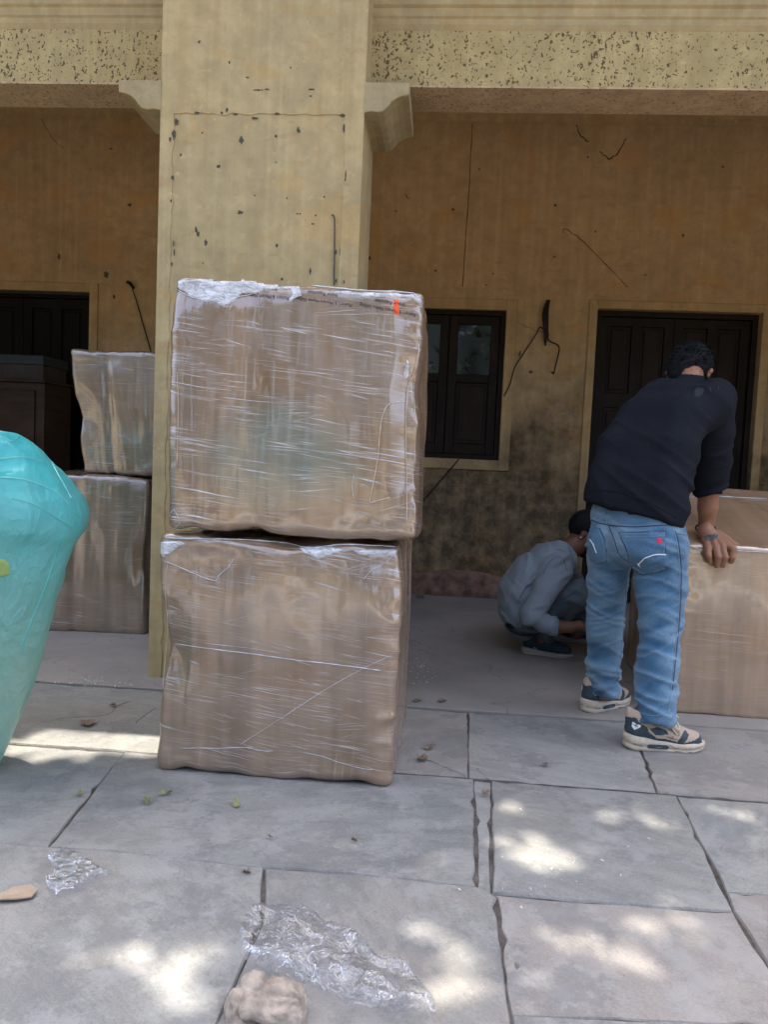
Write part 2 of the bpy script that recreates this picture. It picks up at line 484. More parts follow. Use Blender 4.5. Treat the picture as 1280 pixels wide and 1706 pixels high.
def m_cement():
    t = Mt('veranda_cement'); p = t.co('World')
    n1 = t.noise(p, 1.4, 6, .62, .3); n2 = t.noise(p, 18, 6, .7)
    c = t.mix(t.ramp(n1, .35, .66), (.24, .225, .205), (.33, .30, .265))
    c = t.mix(t.ramp(t.noise(t.co('World', loc=(5, 5, 0)), 3.2, 5, .7), .55, .65, 0, .4), c, (.25, .235, .215))
    c = t.mix(t.ramp(n2, .6, .72, 0, .35), c, (.10, .09, .085))
    v = t.node('ShaderNodeTexVoronoi', {'Vector': t.node('ShaderNodeVectorMath', {0: p, 1: t.node('ShaderNodeTexNoise', {'Vector': p, 'Scale': 3.0}).outputs['Color']}, operation='ADD').outputs[0], 'Scale': .85}, feature='DISTANCE_TO_EDGE').outputs['Distance']
    cr = t.ramp(v, .001, .005, .4, 0)
    c = t.mix(cr, c, (.05, .045, .04))
    t.set(color=c, rough=.75, spec=.3, normal=t.bump(t.add(n2, t.mul(cr, -1.)), .25, .008))
    return t.m
M['cement'] = m_cement()
def m_joint():
    t = Mt('joint_mortar'); p = t.co('World')
    c = t.mix(t.ramp(t.noise(p, 12, 5, .7), .35, .65), (.055, .048, .042), (.15, .13, .115))
    t.set(color=c, rough=.95, spec=.1, normal=t.bump(t.noise(p, 60, 5, .7), .8, .01))
    return t.m
M['joint'] = m_joint()
def m_wood(name, a, b, rough=.5, sc=(18, 18, 1.2)):
    t = Mt(name); p = t.co('World', sc)
    n = t.noise(p, 1.6, 5, .65, .5); c = t.mix(t.ramp(n, .35, .65), a, b)
    c = t.mix(t.ramp(t.noise(t.co('World'), 4, 4), .5, .75, 0, .4), c, tuple(x*1.5+.01 for x in b))
    t.set(color=c, rough=rough, spec=.18, normal=t.bump(n, .2, .004)); return t.m
M['door'] = m_wood('dark_door_wood', (.010, .0065, .0045), (.018, .011, .007), .55)
M['door2'] = m_wood('door_panel_wood', (.013, .008, .005), (.024, .013, .008), .55)
M['doorblack'] = m_wood('black_door_wood', (.004, .003, .003), (.007, .005, .004), .6)
M['cabinet'] = m_wood('cabinet_wood', (.030, .017, .011), (.05, .028, .017), .5, (2, 2, 18))
M['cabinet2'] = m_wood('cabinet_board', (.035, .028, .022), (.05, .04, .032), .5)
def m_glass():
    t = Mt('dusty_window_glass'); p = t.co('World')
    d = t.ramp(t.noise(p, 9, 5, .7), .4, .7, .0, .35)
    t.set(color=t.mix(d, (.006, .007, .006), (.04, .045, .035)), rough=t.ramp(d, 0, .35, .03, .2), spec=.6); return t.m
M['glass'] = m_glass()

def m_wrap(name, card=(.245, .150, .082), white=1.0, vert=.5, green=0.0, seed=0.0, tilt=-7):
    """brown carton under many turns of stretch film: the film is creased, milky where bunched, and glossy"""
    t = Mt(name)
    uv = t.co('UV', loc=(seed*3.7, seed*1.9, 0))
    wv = t.node('ShaderNodeVectorMath', {0: uv, 1: t.node('ShaderNodeVectorMath', {0: t.node('ShaderNodeTexNoise', {'Vector': uv, 'Scale': 3.0, 'Detail': 2.0}).outputs['Color'], 'Scale': .018}, operation='SCALE').outputs[0]}, operation='ADD').outputs[0]
    def streak(deg, sx, sy, lo, hi, gate_sc, glo, ghi, s=0):
        r = t.node('ShaderNodeVectorRotate', {'Vector': wv, 'Angle': R(-deg)}, rotation_type='Z_AXIS').outputs[0]
        w = t.node('ShaderNodeMapping', {'Vector': r, 'Scale': (sx, sy, 1), 'Location': (s*1.3, s*.7, s)}).outputs[0]
        n = t.noise(w, 1.0, 2.0, .5, .0)
        g = t.noise(t.node('ShaderNodeMapping', {'Vector': r, 'Scale': (gate_sc, gate_sc*2.6, 1), 'Location': (s, s*2, 0)}).outputs[0], 1.0, 4, .65)
        return t.mul(t.ramp(n, lo, hi), t.ramp(g, glo+.045, ghi+.02)), n
    s1, h1 = streak(tilt, 3.0, 150, .60, .70, 2.6, .42, .60, 1)
    s2, h2 = streak(tilt+4, 4.5, 260, .58, .70, 3.0, .40, .60, 5)
    s3, h3 = streak(tilt+26, 3.5, 170, .61, .72, 2.2, .52, .66, 9)
    s4, h4 = streak(87, 2.2, 120, .58, .72, 2.0, .48, .66, 13)
    s5, h5 = streak(tilt-5, 5, 90, .62, .72, 4.0, .48, .62, 21)
    s6, h6 = streak(tilt+13, 5, 210, .60, .72, 2.4, .48, .64, 33)
    wm = t.mx(t.mx(t.mx(s1, t.mul(s2, .8)), t.mul(s3, .6)), t.mx(t.mul(s5, .9), t.mul(s6, .8)))
    wm = t.mul(wm, .86*white)
    big = t.noise(t.node('ShaderNodeMapping', {'Vector': uv, 'Scale': (6.5, .35, 1)}).outputs[0], 1.0, 3, .6, .0)
    mid = t.noise(uv, 3.0, 4, .6)
    c = t.mix(t.ramp(big, .32, .68), tuple(x*.62 for x in card), tuple(x*1.3 for x in card))
    c = t.mix(t.ramp(mid, .45, .7, 0, .3), c, (.24, .18, .135))
    veil = t.ramp(t.noise(t.node('ShaderNodeMapping', {'Vector': uv, 'Scale': (1.2, 3, 1)}).outputs[0], 1.7, 4, .6), .38, .68, .0, .26)
    c = t.mix(veil, c, (.35, .285, .23))
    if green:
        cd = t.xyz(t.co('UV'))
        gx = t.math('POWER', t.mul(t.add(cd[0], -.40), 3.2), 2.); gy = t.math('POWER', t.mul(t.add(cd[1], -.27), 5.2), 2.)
        green_refl = t.ramp(t.add(gx, gy, t.ramp(mid, .3, .7, -.55, .55)), .0, 1.2, green, 0)
        c = t.mix(green_refl, c, (.13, .20, .17))  # green tree reflection on the film, painted into the colour
    c = t.mix(t.mul(s4, vert), c, (.44, .32, .22))
    c = t.mix(wm, c, (.62, .65, .70))
    hh = t.add(t.mul(s1, .9), t.mul(s2, .5), t.mul(s5, 1.2), t.mul(s3, .5), t.mul(s4, .3))
    big2 = t.noise(t.node('ShaderNodeMapping', {'Vector': uv, 'Scale': (8, 1.2, 1), 'Location': (3, 8, 0)}).outputs[0], 1.0, 2, .5, .15)
    nb = t.bump(big2, .5, .03)
    nf = t.bump(hh, .3, .0025, nb)
    t.set(color=c, rough=.55, spec=.4, coat=1.0, coat_rough=t.ramp(mid, .3, .7, .07, .2), normal=nf, coat_normal=nf)
    t.b.inputs['Coat IOR'].default_value = 2.1
    return t.m
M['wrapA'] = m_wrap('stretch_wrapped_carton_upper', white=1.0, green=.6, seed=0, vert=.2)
M['wrapB'] = m_wrap('stretch_wrapped_carton_lower', white=.9, seed=2.3, vert=.6, tilt=-9)
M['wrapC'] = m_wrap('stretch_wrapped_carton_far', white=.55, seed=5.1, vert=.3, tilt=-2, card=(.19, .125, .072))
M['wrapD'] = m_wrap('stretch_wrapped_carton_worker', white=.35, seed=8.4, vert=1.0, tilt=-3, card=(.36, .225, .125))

def m_film(name='clear_film', tint=(.93, .94, .97), base=.12, white=(.85, .88, .92)):
    t = Mt(name); nt = t.nt; nt.nodes.remove(t.b)
    p = t.co('World')
    w = t.node('ShaderNodeVectorMath', {0: p, 1: t.node('ShaderNodeVectorMath', {0: t.node('ShaderNodeTexNoise', {'Vector': p, 'Scale': 22.0, 'Detail': 3.0}).outputs['Color'], 'Scale': .05}, operation='SCALE').outputs[0]}, operation='ADD').outputs[0]
    a = t.ramp(t.math('ABSOLUTE', t.add(t.noise(w, 10, 2, .5), -.5)), .0, .013, 1, 0)
    b = t.ramp(t.math('ABSOLUTE', t.add(t.noise(w, 24, 2, .5), -.5)), .0, .018, 1, 0)
    g = t.ramp(t.noise(p, 9, 3, .6), .46, .58)
    line = t.mul(t.mx(a, t.mul(b, .8)), t.add(g, .12))
    nb = t.bump(t.add(t.noise(w, 24, 3, .6, .6), t.mul(line, .5)), 1.0, .02)
    gl = t.node('ShaderNodeBsdfGlossy', {'Color': (1, 1, 1), 'Roughness': .05, 'Normal': nb}).outputs[0]
    tr = t.node('ShaderNodeBsdfTransparent', {'Color': tint}).outputs[0]
    df = t.node('ShaderNodeBsdfDiffuse', {'Color': white}).outputs[0]
    fr = t.node('ShaderNodeLayerWeight', {'Blend': .3, 'Normal': nb})
    fac = t.ramp(fr.outputs['Facing'], .2, 1.0, base, .75)
    m2 = t.node('ShaderNodeMixShader', {0: fac, 1: tr, 2: gl}).outputs[0]
    m3 = t.node('ShaderNodeMixShader', {0: t.mul(line, .55), 1: m2, 2: df}).outputs[0]  # white crease lines mixed in to stand for sparkle on the folds
    nt.links.new(m3, t.out.inputs[0]); return t.m
M['film'] = m_film()
M['filmedge'] = simple('bunched_film', (.62, .64, .68), .25, .2, 60, .3, .6, coat=.6)
M['filmtan'] = simple('bunched_film_tan', (.58, .47, .36), .3, .2, 60, .3, .6, coat=.5)

def m_filmwhite():
    t = Mt('bunched_white_film'); p = t.co('World')
    n = t.noise(t.co('World', (30, 30, 60)), 1., 4, .6, .8); l = t.ramp(n, .35, .65)
    t.set(color=t.mix(l, (.36, .35, .35), (.74, .76, .80)), rough=.25, spec=.6, coat=1.0, coat_rough=.08, normal=t.bump(n, .9, .012)); return t.m
M['filmwhite'] = m_filmwhite()
M['tealfold'] = simple('teal_fold', (.10, .46, .43), .4, .1, 30, .2, .5, coat=.5)
def m_teal():
    t = Mt('teal_plastic'); p = t.co('World')
    z = t.xyz(p)[2]
    n = t.noise(t.co('World', (9, 9, 1.6)), 1., 4, .6, .4)
    c = t.mix(t.ramp(n, .3, .7), (.03, .46, .50), (.10, .60, .61))
    # lower part painted paler: pale contents and backlight through the sheet
    c = t.mix(t.ramp(t.add(z, t.ramp(n, .3, .7, -.08, .08)), .35, 1.12, 1.0, 0), c, (.42, .62, .50))
    cr = t.ramp(t.noise(t.co('World', (4, 4, 14), rot=(0, .5, 0)), 1.2, 5, .65), .62, .75, 0, .35)
    c = t.mix(cr, c, (.25, .60, .58))
    cre = t.math('ABSOLUTE', t.add(t.noise(t.co('World', (1, 1, .55), rot=(0, .35, 0)), 4.2, 4, .6, .7), -.5))
    nb = t.bump(t.add(t.mul(cre, -2.2), t.mul(t.noise(p, 14, 4, .6, .6), .3)), .6, .035)
    t.set(color=c, rough=.4, spec=.5, coat=.25, coat_rough=.2, normal=nb)
    tl = t.node('ShaderNodeBsdfTranslucent', {'Color': c}).outputs[0]
    ms = t.node('ShaderNodeMixShader', {0: .38, 1: t.b.outputs[0], 2: tl}).outputs[0]
    t.nt.links.new(ms, t.out.inputs[0]); return t.m
M['teal'] = m_teal()

def m_denim(name, a, b, worn, amt=1.0):
    t = Mt(name); p = t.co('World')
    wa = t.node('ShaderNodeAttribute', attribute_name='crest').outputs['Fac']
    n = t.noise(p, 7, 5, .62); f = t.noise(t.co('World', (260, 260, 90)), 1., 2, .6)
    c = t.mix(t.ramp(n, .3, .7), a, b)
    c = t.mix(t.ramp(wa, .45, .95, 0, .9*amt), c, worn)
    c = t.mix(t.ramp(wa, .42, .05, 0, .85*amt), c, tuple(x*.5 for x in a))  # valleys darkened: shade of the folds put into the denim colour
    g = t.ramp(f, .3, .7, .82, 1.16)
    c = t.mix(1.0, c, t.node('ShaderNodeCombineColor', {0: g, 1: g, 2: g}).outputs[0], 'MULTIPLY')
    t.set(color=c, rough=.85, spec=.2, sheen=.15, normal=t.bump(t.add(t.mul(f, .5), t.noise(p, 22, 4, .6)), .25, .006)); return t.m
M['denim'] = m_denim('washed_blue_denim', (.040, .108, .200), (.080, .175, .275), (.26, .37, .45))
M['denim2'] = m_denim('grey_blue_denim', (.04, .065, .085), (.065, .09, .11), (.12, .15, .17))
M['stitch'] = simple('jean_stitching', (.17, .245, .32), .8)
M['seamshadow'] = simple('jean_seam_painted_shadow', (.035, .06, .12), .85)  # seam shadow painted as dark strips beside the stitching
M['white'] = simple('white_thread', (.72, .72, .74), .7)
M['red'] = simple('red_patch', (.62, .02, .04), .7)
M['navy'] = simple('charcoal_navy_cotton', (.0095, .0115, .0165), .9, .25, 90, .25, .15)
M['navyhem'] = simple('charcoal_navy_rib', (.010, .013, .019), .88, .2, 160, .3, .2)
M['greyshirt'] = simple('slate_grey_jersey', (.20, .243, .285), .75, .12, 90, .2, .3, sheen=.1)
M['black'] = simple('black_leather', (.008, .008, .009), .5)
def m_skin(name, a, b):
    t = Mt(name); p = t.co('World'); n = t.noise(p, 18, 4, .6)
    t.set(color=t.mix(t.ramp(n, .3, .7), a, b), rough=.5, spec=.4, normal=t.bump(t.noise(p, 160, 3, .6), .2, .002), sss=.06)
    t.b.inputs['Subsurface Radius'].default_value = (.02, .008, .004); return t.m
M['skin'] = m_skin('brown_skin', (.27, .125, .070), (.34, .165, .095))
M['skin2'] = m_skin('dark_brown_skin', (.13, .058, .034), (.17, .078, .045))
M['hair'] = simple('black_hair', (.004, .0045, .006), .7, .4, 120, .5, .2)
M['tattoo'] = simple('tattoo_ink', (.055, .06, .065), .55)
M['nail'] = simple('fingernail', (.40, .24, .18), .35)
M['sole'] = simple('cream_rubber_sole', (.56, .47, .36), .6, .15, 60, .1)
M['shoebeige'] = simple('beige_suede', (.47, .36, .27), .8, .12, 90, .15)
M['shoedark'] = simple('dark_teal_leather', (.035, .055, .065), .55, .2, 60, .1)
M['shoetaupe'] = simple('taupe_strap', (.25, .18, .14), .7)
M['lace'] = simple('cream_lace', (.62, .56, .42), .75)
M['shoegrey'] = simple('grey_tread', (.22, .21, .20), .8)
M['shoenavy'] = simple('navy_mesh_shoe', (.012, .028, .045), .7, .25, 90, .2)
M['solegrey'] = simple('grey_white_sole', (.36, .34, .32), .6)
M['wire'] = simple('black_cable', (.012, .010, .009), .6)
M['crack'] = simple('dark_crack', (.035, .022, .012), .95)
M['chip'] = simple('dark_mould_chip', (.085, .075, .058), .9, .4, 80)
M['groove'] = simple('plaster_groove', (.20, .135, .065), .95)
M['ink'] = simple('blue_black_print', (.006, .010, .025), .6)
M['orange'] = simple('orange_print', (.85, .12, .03), .5)
M['brick'] = simple('exposed_red_plaster', (.20, .115, .08), .95, .6, 11, 1.0)
M['rock'] = simple('pale_rock', (.34, .285, .23), .95, .5, 22, 1.0)
M['leafdry'] = simple('dry_leaf', (.19, .14, .10), .8, .3, 60)
M['leafgreen'] = simple('green_leaf_litter', (.20, .22, .09), .7, .3, 60)
M['card'] = simple('cardboard_scrap', (.36, .27, .19), .85, .15, 50)
M['paper'] = simple('paper_shred', (.60, .60, .60), .8)
M['bark'] = simple('bark', (.11, .085, .06), .95, .3, 14, .9)
def m_leaf():
    t = Mt('tree_leaf'); oi = t.noise(t.co('World'), 2.5, 3)
    c = t.mix(t.ramp(oi, .3, .7), (.035, .075, .018), (.075, .125, .03))
    t.set(color=c, rough=.5, spec=.35)
    tl = t.node('ShaderNodeBsdfTranslucent', {'Color': (.10, .20, .03)}).outputs[0]
    t.nt.links.new(t.node('ShaderNodeMixShader', {0: .3, 1: t.b.outputs[0], 2: tl}).outputs[0], t.out.inputs[0]); return t.m
M['leaf'] = m_leaf()
def m_soil():
    t = Mt('dry_earth'); p = t.co('World')
    c = t.mix(t.ramp(t.noise(p, .8, 6, .65), .35, .65), (.20, .155, .11), (.14, .13, .07))
    t.set(color=c, rough=.95, spec=.1, normal=t.bump(t.noise(p, 20, 5, .7), .6, .02)); return t.m
M['soil'] = m_soil()

# ------------------------------------------------------------------ ground, pavement, veranda floor
g = MB(); g.v = [(-60, -60, -.09), (60, -60, -.09), (60, 60, -.09), (-60, 60, -.09)]; g.f = [(0, 1, 2, 3)]
tag(g.build('ground', M['soil']), kind='structure')
pave = tag(MB().box(-6, 6, -4, 3.672, -.08, -.007).build('pavement', M['joint']), kind='structure')
floor = tag(MB().box(-7, 6, 3.684, 7.4, -.08, .004).build('veranda_floor', M['cement'], bevel=.006), kind='structure')

def flagstone(poly, gap=.003, z=0.0, seed=0):
    """poly: world xy, anticlockwise or not; edges made uneven"""
    rnd = random.Random(seed)
    P = [Vector((p[0], p[1])) for p in poly]
    area = sum(P[i].x*P[(i+1) % len(P)].y-P[(i+1) % len(P)].x*P[i].y for i in range(len(P)))
    if area < 0: P.reverse()
    n = len(P); Q = []
    for i in range(n):
        a, b, c = P[i-1], P[i], P[(i+1) % n]
        n1 = Vector((-(b-a).y, (b-a).x)).normalized(); n2 = Vector((-(c-b).y, (c-b).x)).normalized()
        m = (n1+n2); m = m/max(m.length_squared/2, .3)
        Q.append(b+m*gap)
    out = []
    for i in range(n):
        a, b = Q[i], Q[(i+1) % n]; L = (b-a).length; k = max(1, int(L/.045))
        nn = Vector((-(b-a).y, (b-a).x)).normalized()
        for j in range(k):
            t = j/k; p = a.lerp(b, t)
            if j: p = p+nn*(rnd.uniform(-.0018, .0032)+(.010 if rnd.random() < .07 else 0)+.003*math.sin(p.x*9+p.y*7+seed))
            out.append(p)
    tx, ty = rnd.uniform(-.002, .002), rnd.uniform(-.002, .002)
    cx = sum(p.x for p in out)/len(out); cy = sum(p.y for p in out)/len(out)
    m = len(out); V = []; 
    for (ins, h) in ((0, -.04), (0, -.006), (.0035, 0)):
        for i, p in enumerate(out):
            a, c = out[i-1], out[(i+1) % m]; nn = Vector((-(c-a).y, (c-a).x)).normalized()
            q = p+nn*ins
            V.append((q.x, q.y, z+h+tx*(q.x-cx)+ty*(q.y-cy)))
    Fc = []
    for l in (0, 1):
        for i in range(m): Fc.append((l*m+i, l*m+(i+1) % m, (l+1)*m+(i+1) % m, (l+1)*m+i))
    Fc.append(tuple(2*m+i for i in range(m)))
    o = mesh_obj('flagstone', V, Fc, M['stone'], pave, smooth=False)
    return o
def gp(*pts): return [tuple(G(x, y))[:2] for (x, y) in pts]
TA = 3.668
stones = [
 ([(-3.6, TA), (-2.35, TA), (-2.30, 2.90), (-3.6, 2.9)], 0),
 ([(-2.35, TA), (-.72, TA), (-.78, 2.895), gp((215, 1252))[0], (-2.30, 2.90)], 0),
 ([(-.72, TA), gp((780, 1187))[0], gp((781, 1294))[0], (-.78, 2.895)], 0),
 ([gp((780, 1187))[0], gp((1050, 1203))[0], gp((1095, 1319))[0], gp((781, 1294))[0]], 0),
 ([gp((1050, 1203))[0], (1.95, TA), (2.0, 2.85), gp((1095, 1319))[0]], .002),
 ([(1.95, TA), (3.4, TA), (3.4, 2.85), (2.0, 2.85)], 0),
 (gp((-420, 1207), (207, 1253), (80, 1411), (0, 1404), (-420, 1370)), -.003),
 (gp((207, 1253), (400, 1268), (790, 1298), (795, 1477), (620, 1459), (440, 1446), (250, 1425), (80, 1411)), 0),
 (gp((790, 1298), (819, 1301), (820, 1488), (795, 1477)), -.006),
 (gp((819, 1301), (1128, 1326), (1176, 1418), (1223, 1518), (960, 1501), (820, 1488)), .001),
 (gp((1128, 1326), (1560, 1357), (1560, 1512), (1211, 1486), (1176, 1418)), -.002),
 (gp((-420, 1370), (0, 1404), (80, 1411), (250, 1425), (440, 1446), (437, 1535), (342, 1748), (-420, 1700)), .002),
 (gp((440, 1446), (620, 1459), (795, 1477), (820, 1488), (829, 1495), (838, 1600), (853, 1724), (342, 1748), (437, 1535)), 0),
 (gp((829, 1495), (820, 1488), (960, 1501), (1223, 1518), (1276, 1600), (1350, 1712), (1100, 1700), (853, 1691), (838, 1600)), -.003),
 (gp((1211, 1486), (1560, 1512), (1560, 1730), (1350, 1712), (1276, 1600), (1223, 1518)), .001),
 (gp((853, 1691), (1100, 1700), (1350, 1712), (1480, 1721), (1480, 1830), (857, 1800)), .001),
]
for i, (p, z) in enumerate(stones): flagstone(p, .0018, z, i*13+5)
rr = random.Random(3)
yy = 1.27
for row in range(6):                                  # rows in front of the camera's feet, out of frame
    x = -3.4+rr.uniform(-.3, .3); h = rr.uniform(.7, .95)
    while x < 3.4:
        w = rr.uniform(.7, 1.3); flagstone([(x, yy), (x+w, yy), (x+w, yy-h), (x, yy-h)], .006, rr.uniform(-.002, .002), int(x*100)+row); x += w
    yy -= h

for P_ in ([(45, 1212), (100, 1197), (150, 1194), (180, 1190), (196, 1176), (215, 1168)], [(225, 1205), (240, 1192), (258, 1180)], [(700, 1262), (735, 1275), (755, 1284), (776, 1293)], [(795, 1280), (805, 1290), (815, 1299)],
           [(330, 1520), (380, 1524), (430, 1528)], [(1075, 1262), (1085, 1290), (1092, 1300)]):
    pts = [G(x, y, .0) for x, y in P_]; rnd = random.Random(len(P_)+int(P_[0][0])); L = [p+Vector((rnd.uniform(-.004, .004), rnd.uniform(-.004, .004), 0)) for p in smooth_poly(pts, 4)]
    MB().tube(L, [.0011*rnd.uniform(.4, 1.4) for _ in L], 5).build('hairline_crack', M['joint'], pave)

# ------------------------------------------------------------------ the building
bld = tag(empty('veranda_building', (-.97, 3.87, 0)), 'old yellow ochre plastered building with a shaded veranda behind the stacked cartons', 'building')
BK = []
def part(o): BK.append(o); return o
WY = 6.78; PF = 3.87; BB = 4.37
# back wall with openings: left door, window, right door
Wm = MB()
xs = [-7, -4.53, -3.18, -.48, .47, 1.228, 2.575, 6]
Wm.box(-7, -4.53, WY, WY+.3, 0, 4.4); Wm.box(-4.53, -3.18, WY, WY+.3, 2.52, 4.4)
Wm.box(-3.18, -.48, WY, WY+.3, 0, 4.4); Wm.box(-.48, .47, WY, WY+.3, 0, 1.2); Wm.box(-.48, .47, WY, WY+.3, 2.47, 4.4)
Wm.box(.47, 1.228, WY, WY+.3, 0, 4.4); Wm.box(1.228, 2.575, WY, WY+.3, 2.51, 4.4); Wm.box(2.575, 6, WY, WY+.3, 0, 4.4)
part(Wm.build('wall', M['wall'])).data.name = 'back_wall'
part(MB().box(-7.3, 6.3, WY+.302, WY+.36, 0, 4.4).build('light_block_wall', M['doorblack']))  # unseen dark slab added to stop light leaking through the openings
part(MB().box(-7.3, -7, PF, WY+.3, 0, 4.4).build('wall', M['wall'])); part(MB().box(6, 6.3, PF, WY+.3, 0, 4.4).build('wall', M['wall']))  # unseen end walls, added to keep the veranda interior dark
part(MB().box(-7.5, 6.5, PF+.01, WY+.6, 4.4, 4.62).build('roof', M['ceiling']))
part(MB().box(-7, 6, BB, WY, 4.16, 4.4).build('ceiling', M['ceiling']))
cv = MB(); cv.prism([(WY, 4.0), (WY-.035, 4.012), (WY-.04, 4.05), (WY-.055, 4.06), (WY-.10, 4.16), (WY, 4.16)], 0, -7, 6)
part(cv.build('ledge_moulding', M['trim']))
# front beam, its mouldings, an unseen block over it, sized to shade the front
part(MB().box(-7.3, 6.3, 4.10, BB, 3.075, 4.4).build('beam', M['beam']))
part(MB().box(-7.3, 6.3, 4.092, BB+.004, 3.066, 3.075).build('beam_soffit', M['soffit']))
mo = MB(); mo.prism([(4.1, 3.345), (4.096, 3.352), (4.088, 3.37), (4.086, 3.395), (4.078, 3.405), (4.074, 3.44), (4.062, 3.452), (4.055, 3.52), (4.03, 3.53), (4.02, 3.7), (4.1, 3.7)], 0, -7.3, 6.3)
part(mo.build('beam_moulding', M['moulding']))
part(MB().box(-7.3, 6.3, 3.90, 4.10, 3.7, 4.4).build('shade_parapet', M['pillar']))
# damaged plinth at the foot of the back wall
def plinth(x0, x1, h0, seed):
    n = int((x1-x0)/.03); V = []; Fc = []
    prof = [(0, 0), (.05, .006), (.16, 0.004), (h0, -.001)]
    for i in range(n+1):
        x = x0+(x1-x0)*i/n
        for j in range(9):
            z = (h0+.07*float(vn(np.array([[x, 0, 1]]), 2.5, seed)[0])+.03*float(vn(np.array([[x, 0, 1]]), 11, seed+1)[0]))*j/8
            d = .035+.025*float(vn(np.array([[x, z*1.5, 3]]), 6, seed+3)[0])+.02*float(vn(np.array([[x, z*2, 5]]), 17, seed+4)[0])
            if j == 8: d = -.01
            V.append((x, WY-max(d, -.01), z))
    for i in range(n):
        for j in range(8): Fc.append((i*9+j, i*9+j+1, (i+1)*9+j+1, (i+1)*9+j))
    return part(mesh_obj('damaged_plinth', V, Fc, M['brick']))
plinth(-.9, 1.16, .20, 4); plinth(-3.1, -.9, .13, 8); plinth(2.65, 6, .15, 11)
# plaster surrounds
def surround(x0, x1, z0, z1, w, d=.022, sill=False):
    m = MB(); y0, y1 = WY-d, WY+.0
    m.box(x0-w, x0, y0, y1, z0 if not sill else z0-w, z1+w); m.box(x1, x1+w, y0, y1, z0 if not sill else z0-w, z1+w)
    m.box(x0, x1, y0, y1, z1, z1+w)
    if sill: m.box(x0, x1, y0, y1, z0-w, z0)
    return part(m.build('plaster_surround', M['trim'], bevel=.005))
surround(1.228, 2.575, 0, 2.51, .068); surround(-4.53, -3.18, 0, 2.52, .075); surround(-.48, .47, 1.2, 2.47, .088, sill=True)
# doors
def door(x0, x1, ztop, mats, rows, cols=2):
    fr = MB(); y0 = WY+.07; fw = .045
    fr.box(x0, x0+fw, y0, y0+.1, 0, ztop); fr.box(x1-fw, x1, y0, y0+.1, 0, ztop); fr.box(x0+fw, x1-fw, y0, y0+.1, ztop-fw, ztop)
    d = part(fr.build('door', mats[0], bevel=.004))
    xm = (x0+x1)/2
    for (a, b) in ((x0+fw+.003, xm-.003), (xm+.003, x1-fw-.003)):
        yl = y0+.045; lf = MB(); st = .075; w = (b-a-st*(cols+1))/cols
        zs = [0.02]+[r for rc in rows for r in rc]+[ztop-fw-.004]
        for c in range(cols+1): lf.box(a+c*(w+st), a+c*(w+st)+st, yl, yl+.035, .02, ztop-fw-.004)
        prev = .02
        for (r0, r1) in rows+[(ztop-fw-.004, None)]:
            for c in range(cols): lf.box(a+st+c*(w+st), a+st+c*(w+st)+w, yl+.001, yl+.034, prev, r0)
            prev = r1
        l = lf.build('door_leaf', mats[0]); l.parent = d
        for (r0, r1) in rows:
            for c in range(cols):
                px0 = a+st+c*(w+st); pm = MB()
                pm.box(px0+.001, px0+w-.001, yl+.018, yl+.028, r0+.001, r1-.001)
                pm.box(px0+.028, px0+w-.028, yl+.008, yl+.018, r0+.028, r1-.028)
                q = pm.build('door_panel', mats[1], bevel=.006, segs=1); q.parent = d
    return d
door(1.228, 2.575, 2.51, (M['door'], M['door2']), [(.16, .62), (.74, 1.02), (1.14, 1.70), (1.82, 2.39)])
for o in list(bpy.data.objects)[-1:]: pass
door(-4.53, -3.18, 2.52, (M['doorblack'], M['doorblack']), [(.16, .62), (.74, 1.02), (1.14, 1.70), (1.82, 2.39)])
part(MB().box(-4.53, -3.18, WY+.02, WY+.06, 2.497, 2.519).build('lintel_board', M['cabinet2'], bevel=.003))
# window: frame > leaves, glass panes above and wooden panels below
x0, x1, z0, z1 = -.48, .47, 1.2, 2.47; y0 = WY+.03
fr = MB(); fr.box(x0, x0+.04, y0, y0+.1, z0, z1); fr.box(x1-.04, x1, y0, y0+.1, z0, z1); fr.box(x0+.04, x1-.04, y0, y0+.1, z1-.04, z1); fr.box(x0+.04, x1-.04, y0, y0+.1, z0, z0+.04)
win = part(fr.build('window', M['door'], bevel=.004))
for (a, b) in ((x0+.043, -.008), (-.002, x1-.043)):
    lf = MB(); yl = y0+.03; s_ = .075; zb, zt = z0+.043, z1-.043; zm0, zm1 = 1.86, 1.93
    lf.box(a, a+s_, yl, yl+.035, zb, zt); lf.box(b-s_, b, yl, yl+.035, zb, zt)
    for (q0, q1) in ((zb, zb+.09), (zm0, zm1), (zt-.075, zt)): lf.box(a+s_, b-s_, yl+.001, yl+.034, q0, q1)
    l = lf.build('window_leaf', M['door'], bevel=.003, segs=1); l.parent = win
    q = MB().box(a+s_-.004, b-s_+.004, yl+.015, yl+.019, zm1-.004, zt-.071).build('pane', M['glass']); q.parent = win
    pm = MB().box(a+s_+.001, b-s_-.001, yl+.018, yl+.028, zb+.091, zm0-.001).box(a+s_+.03, b-s_-.03, yl+.008, yl+.018, zb+.12, zm0-.03)
    q = pm.build('window_panel', M['door2'], bevel=.005, segs=1); q.parent = win
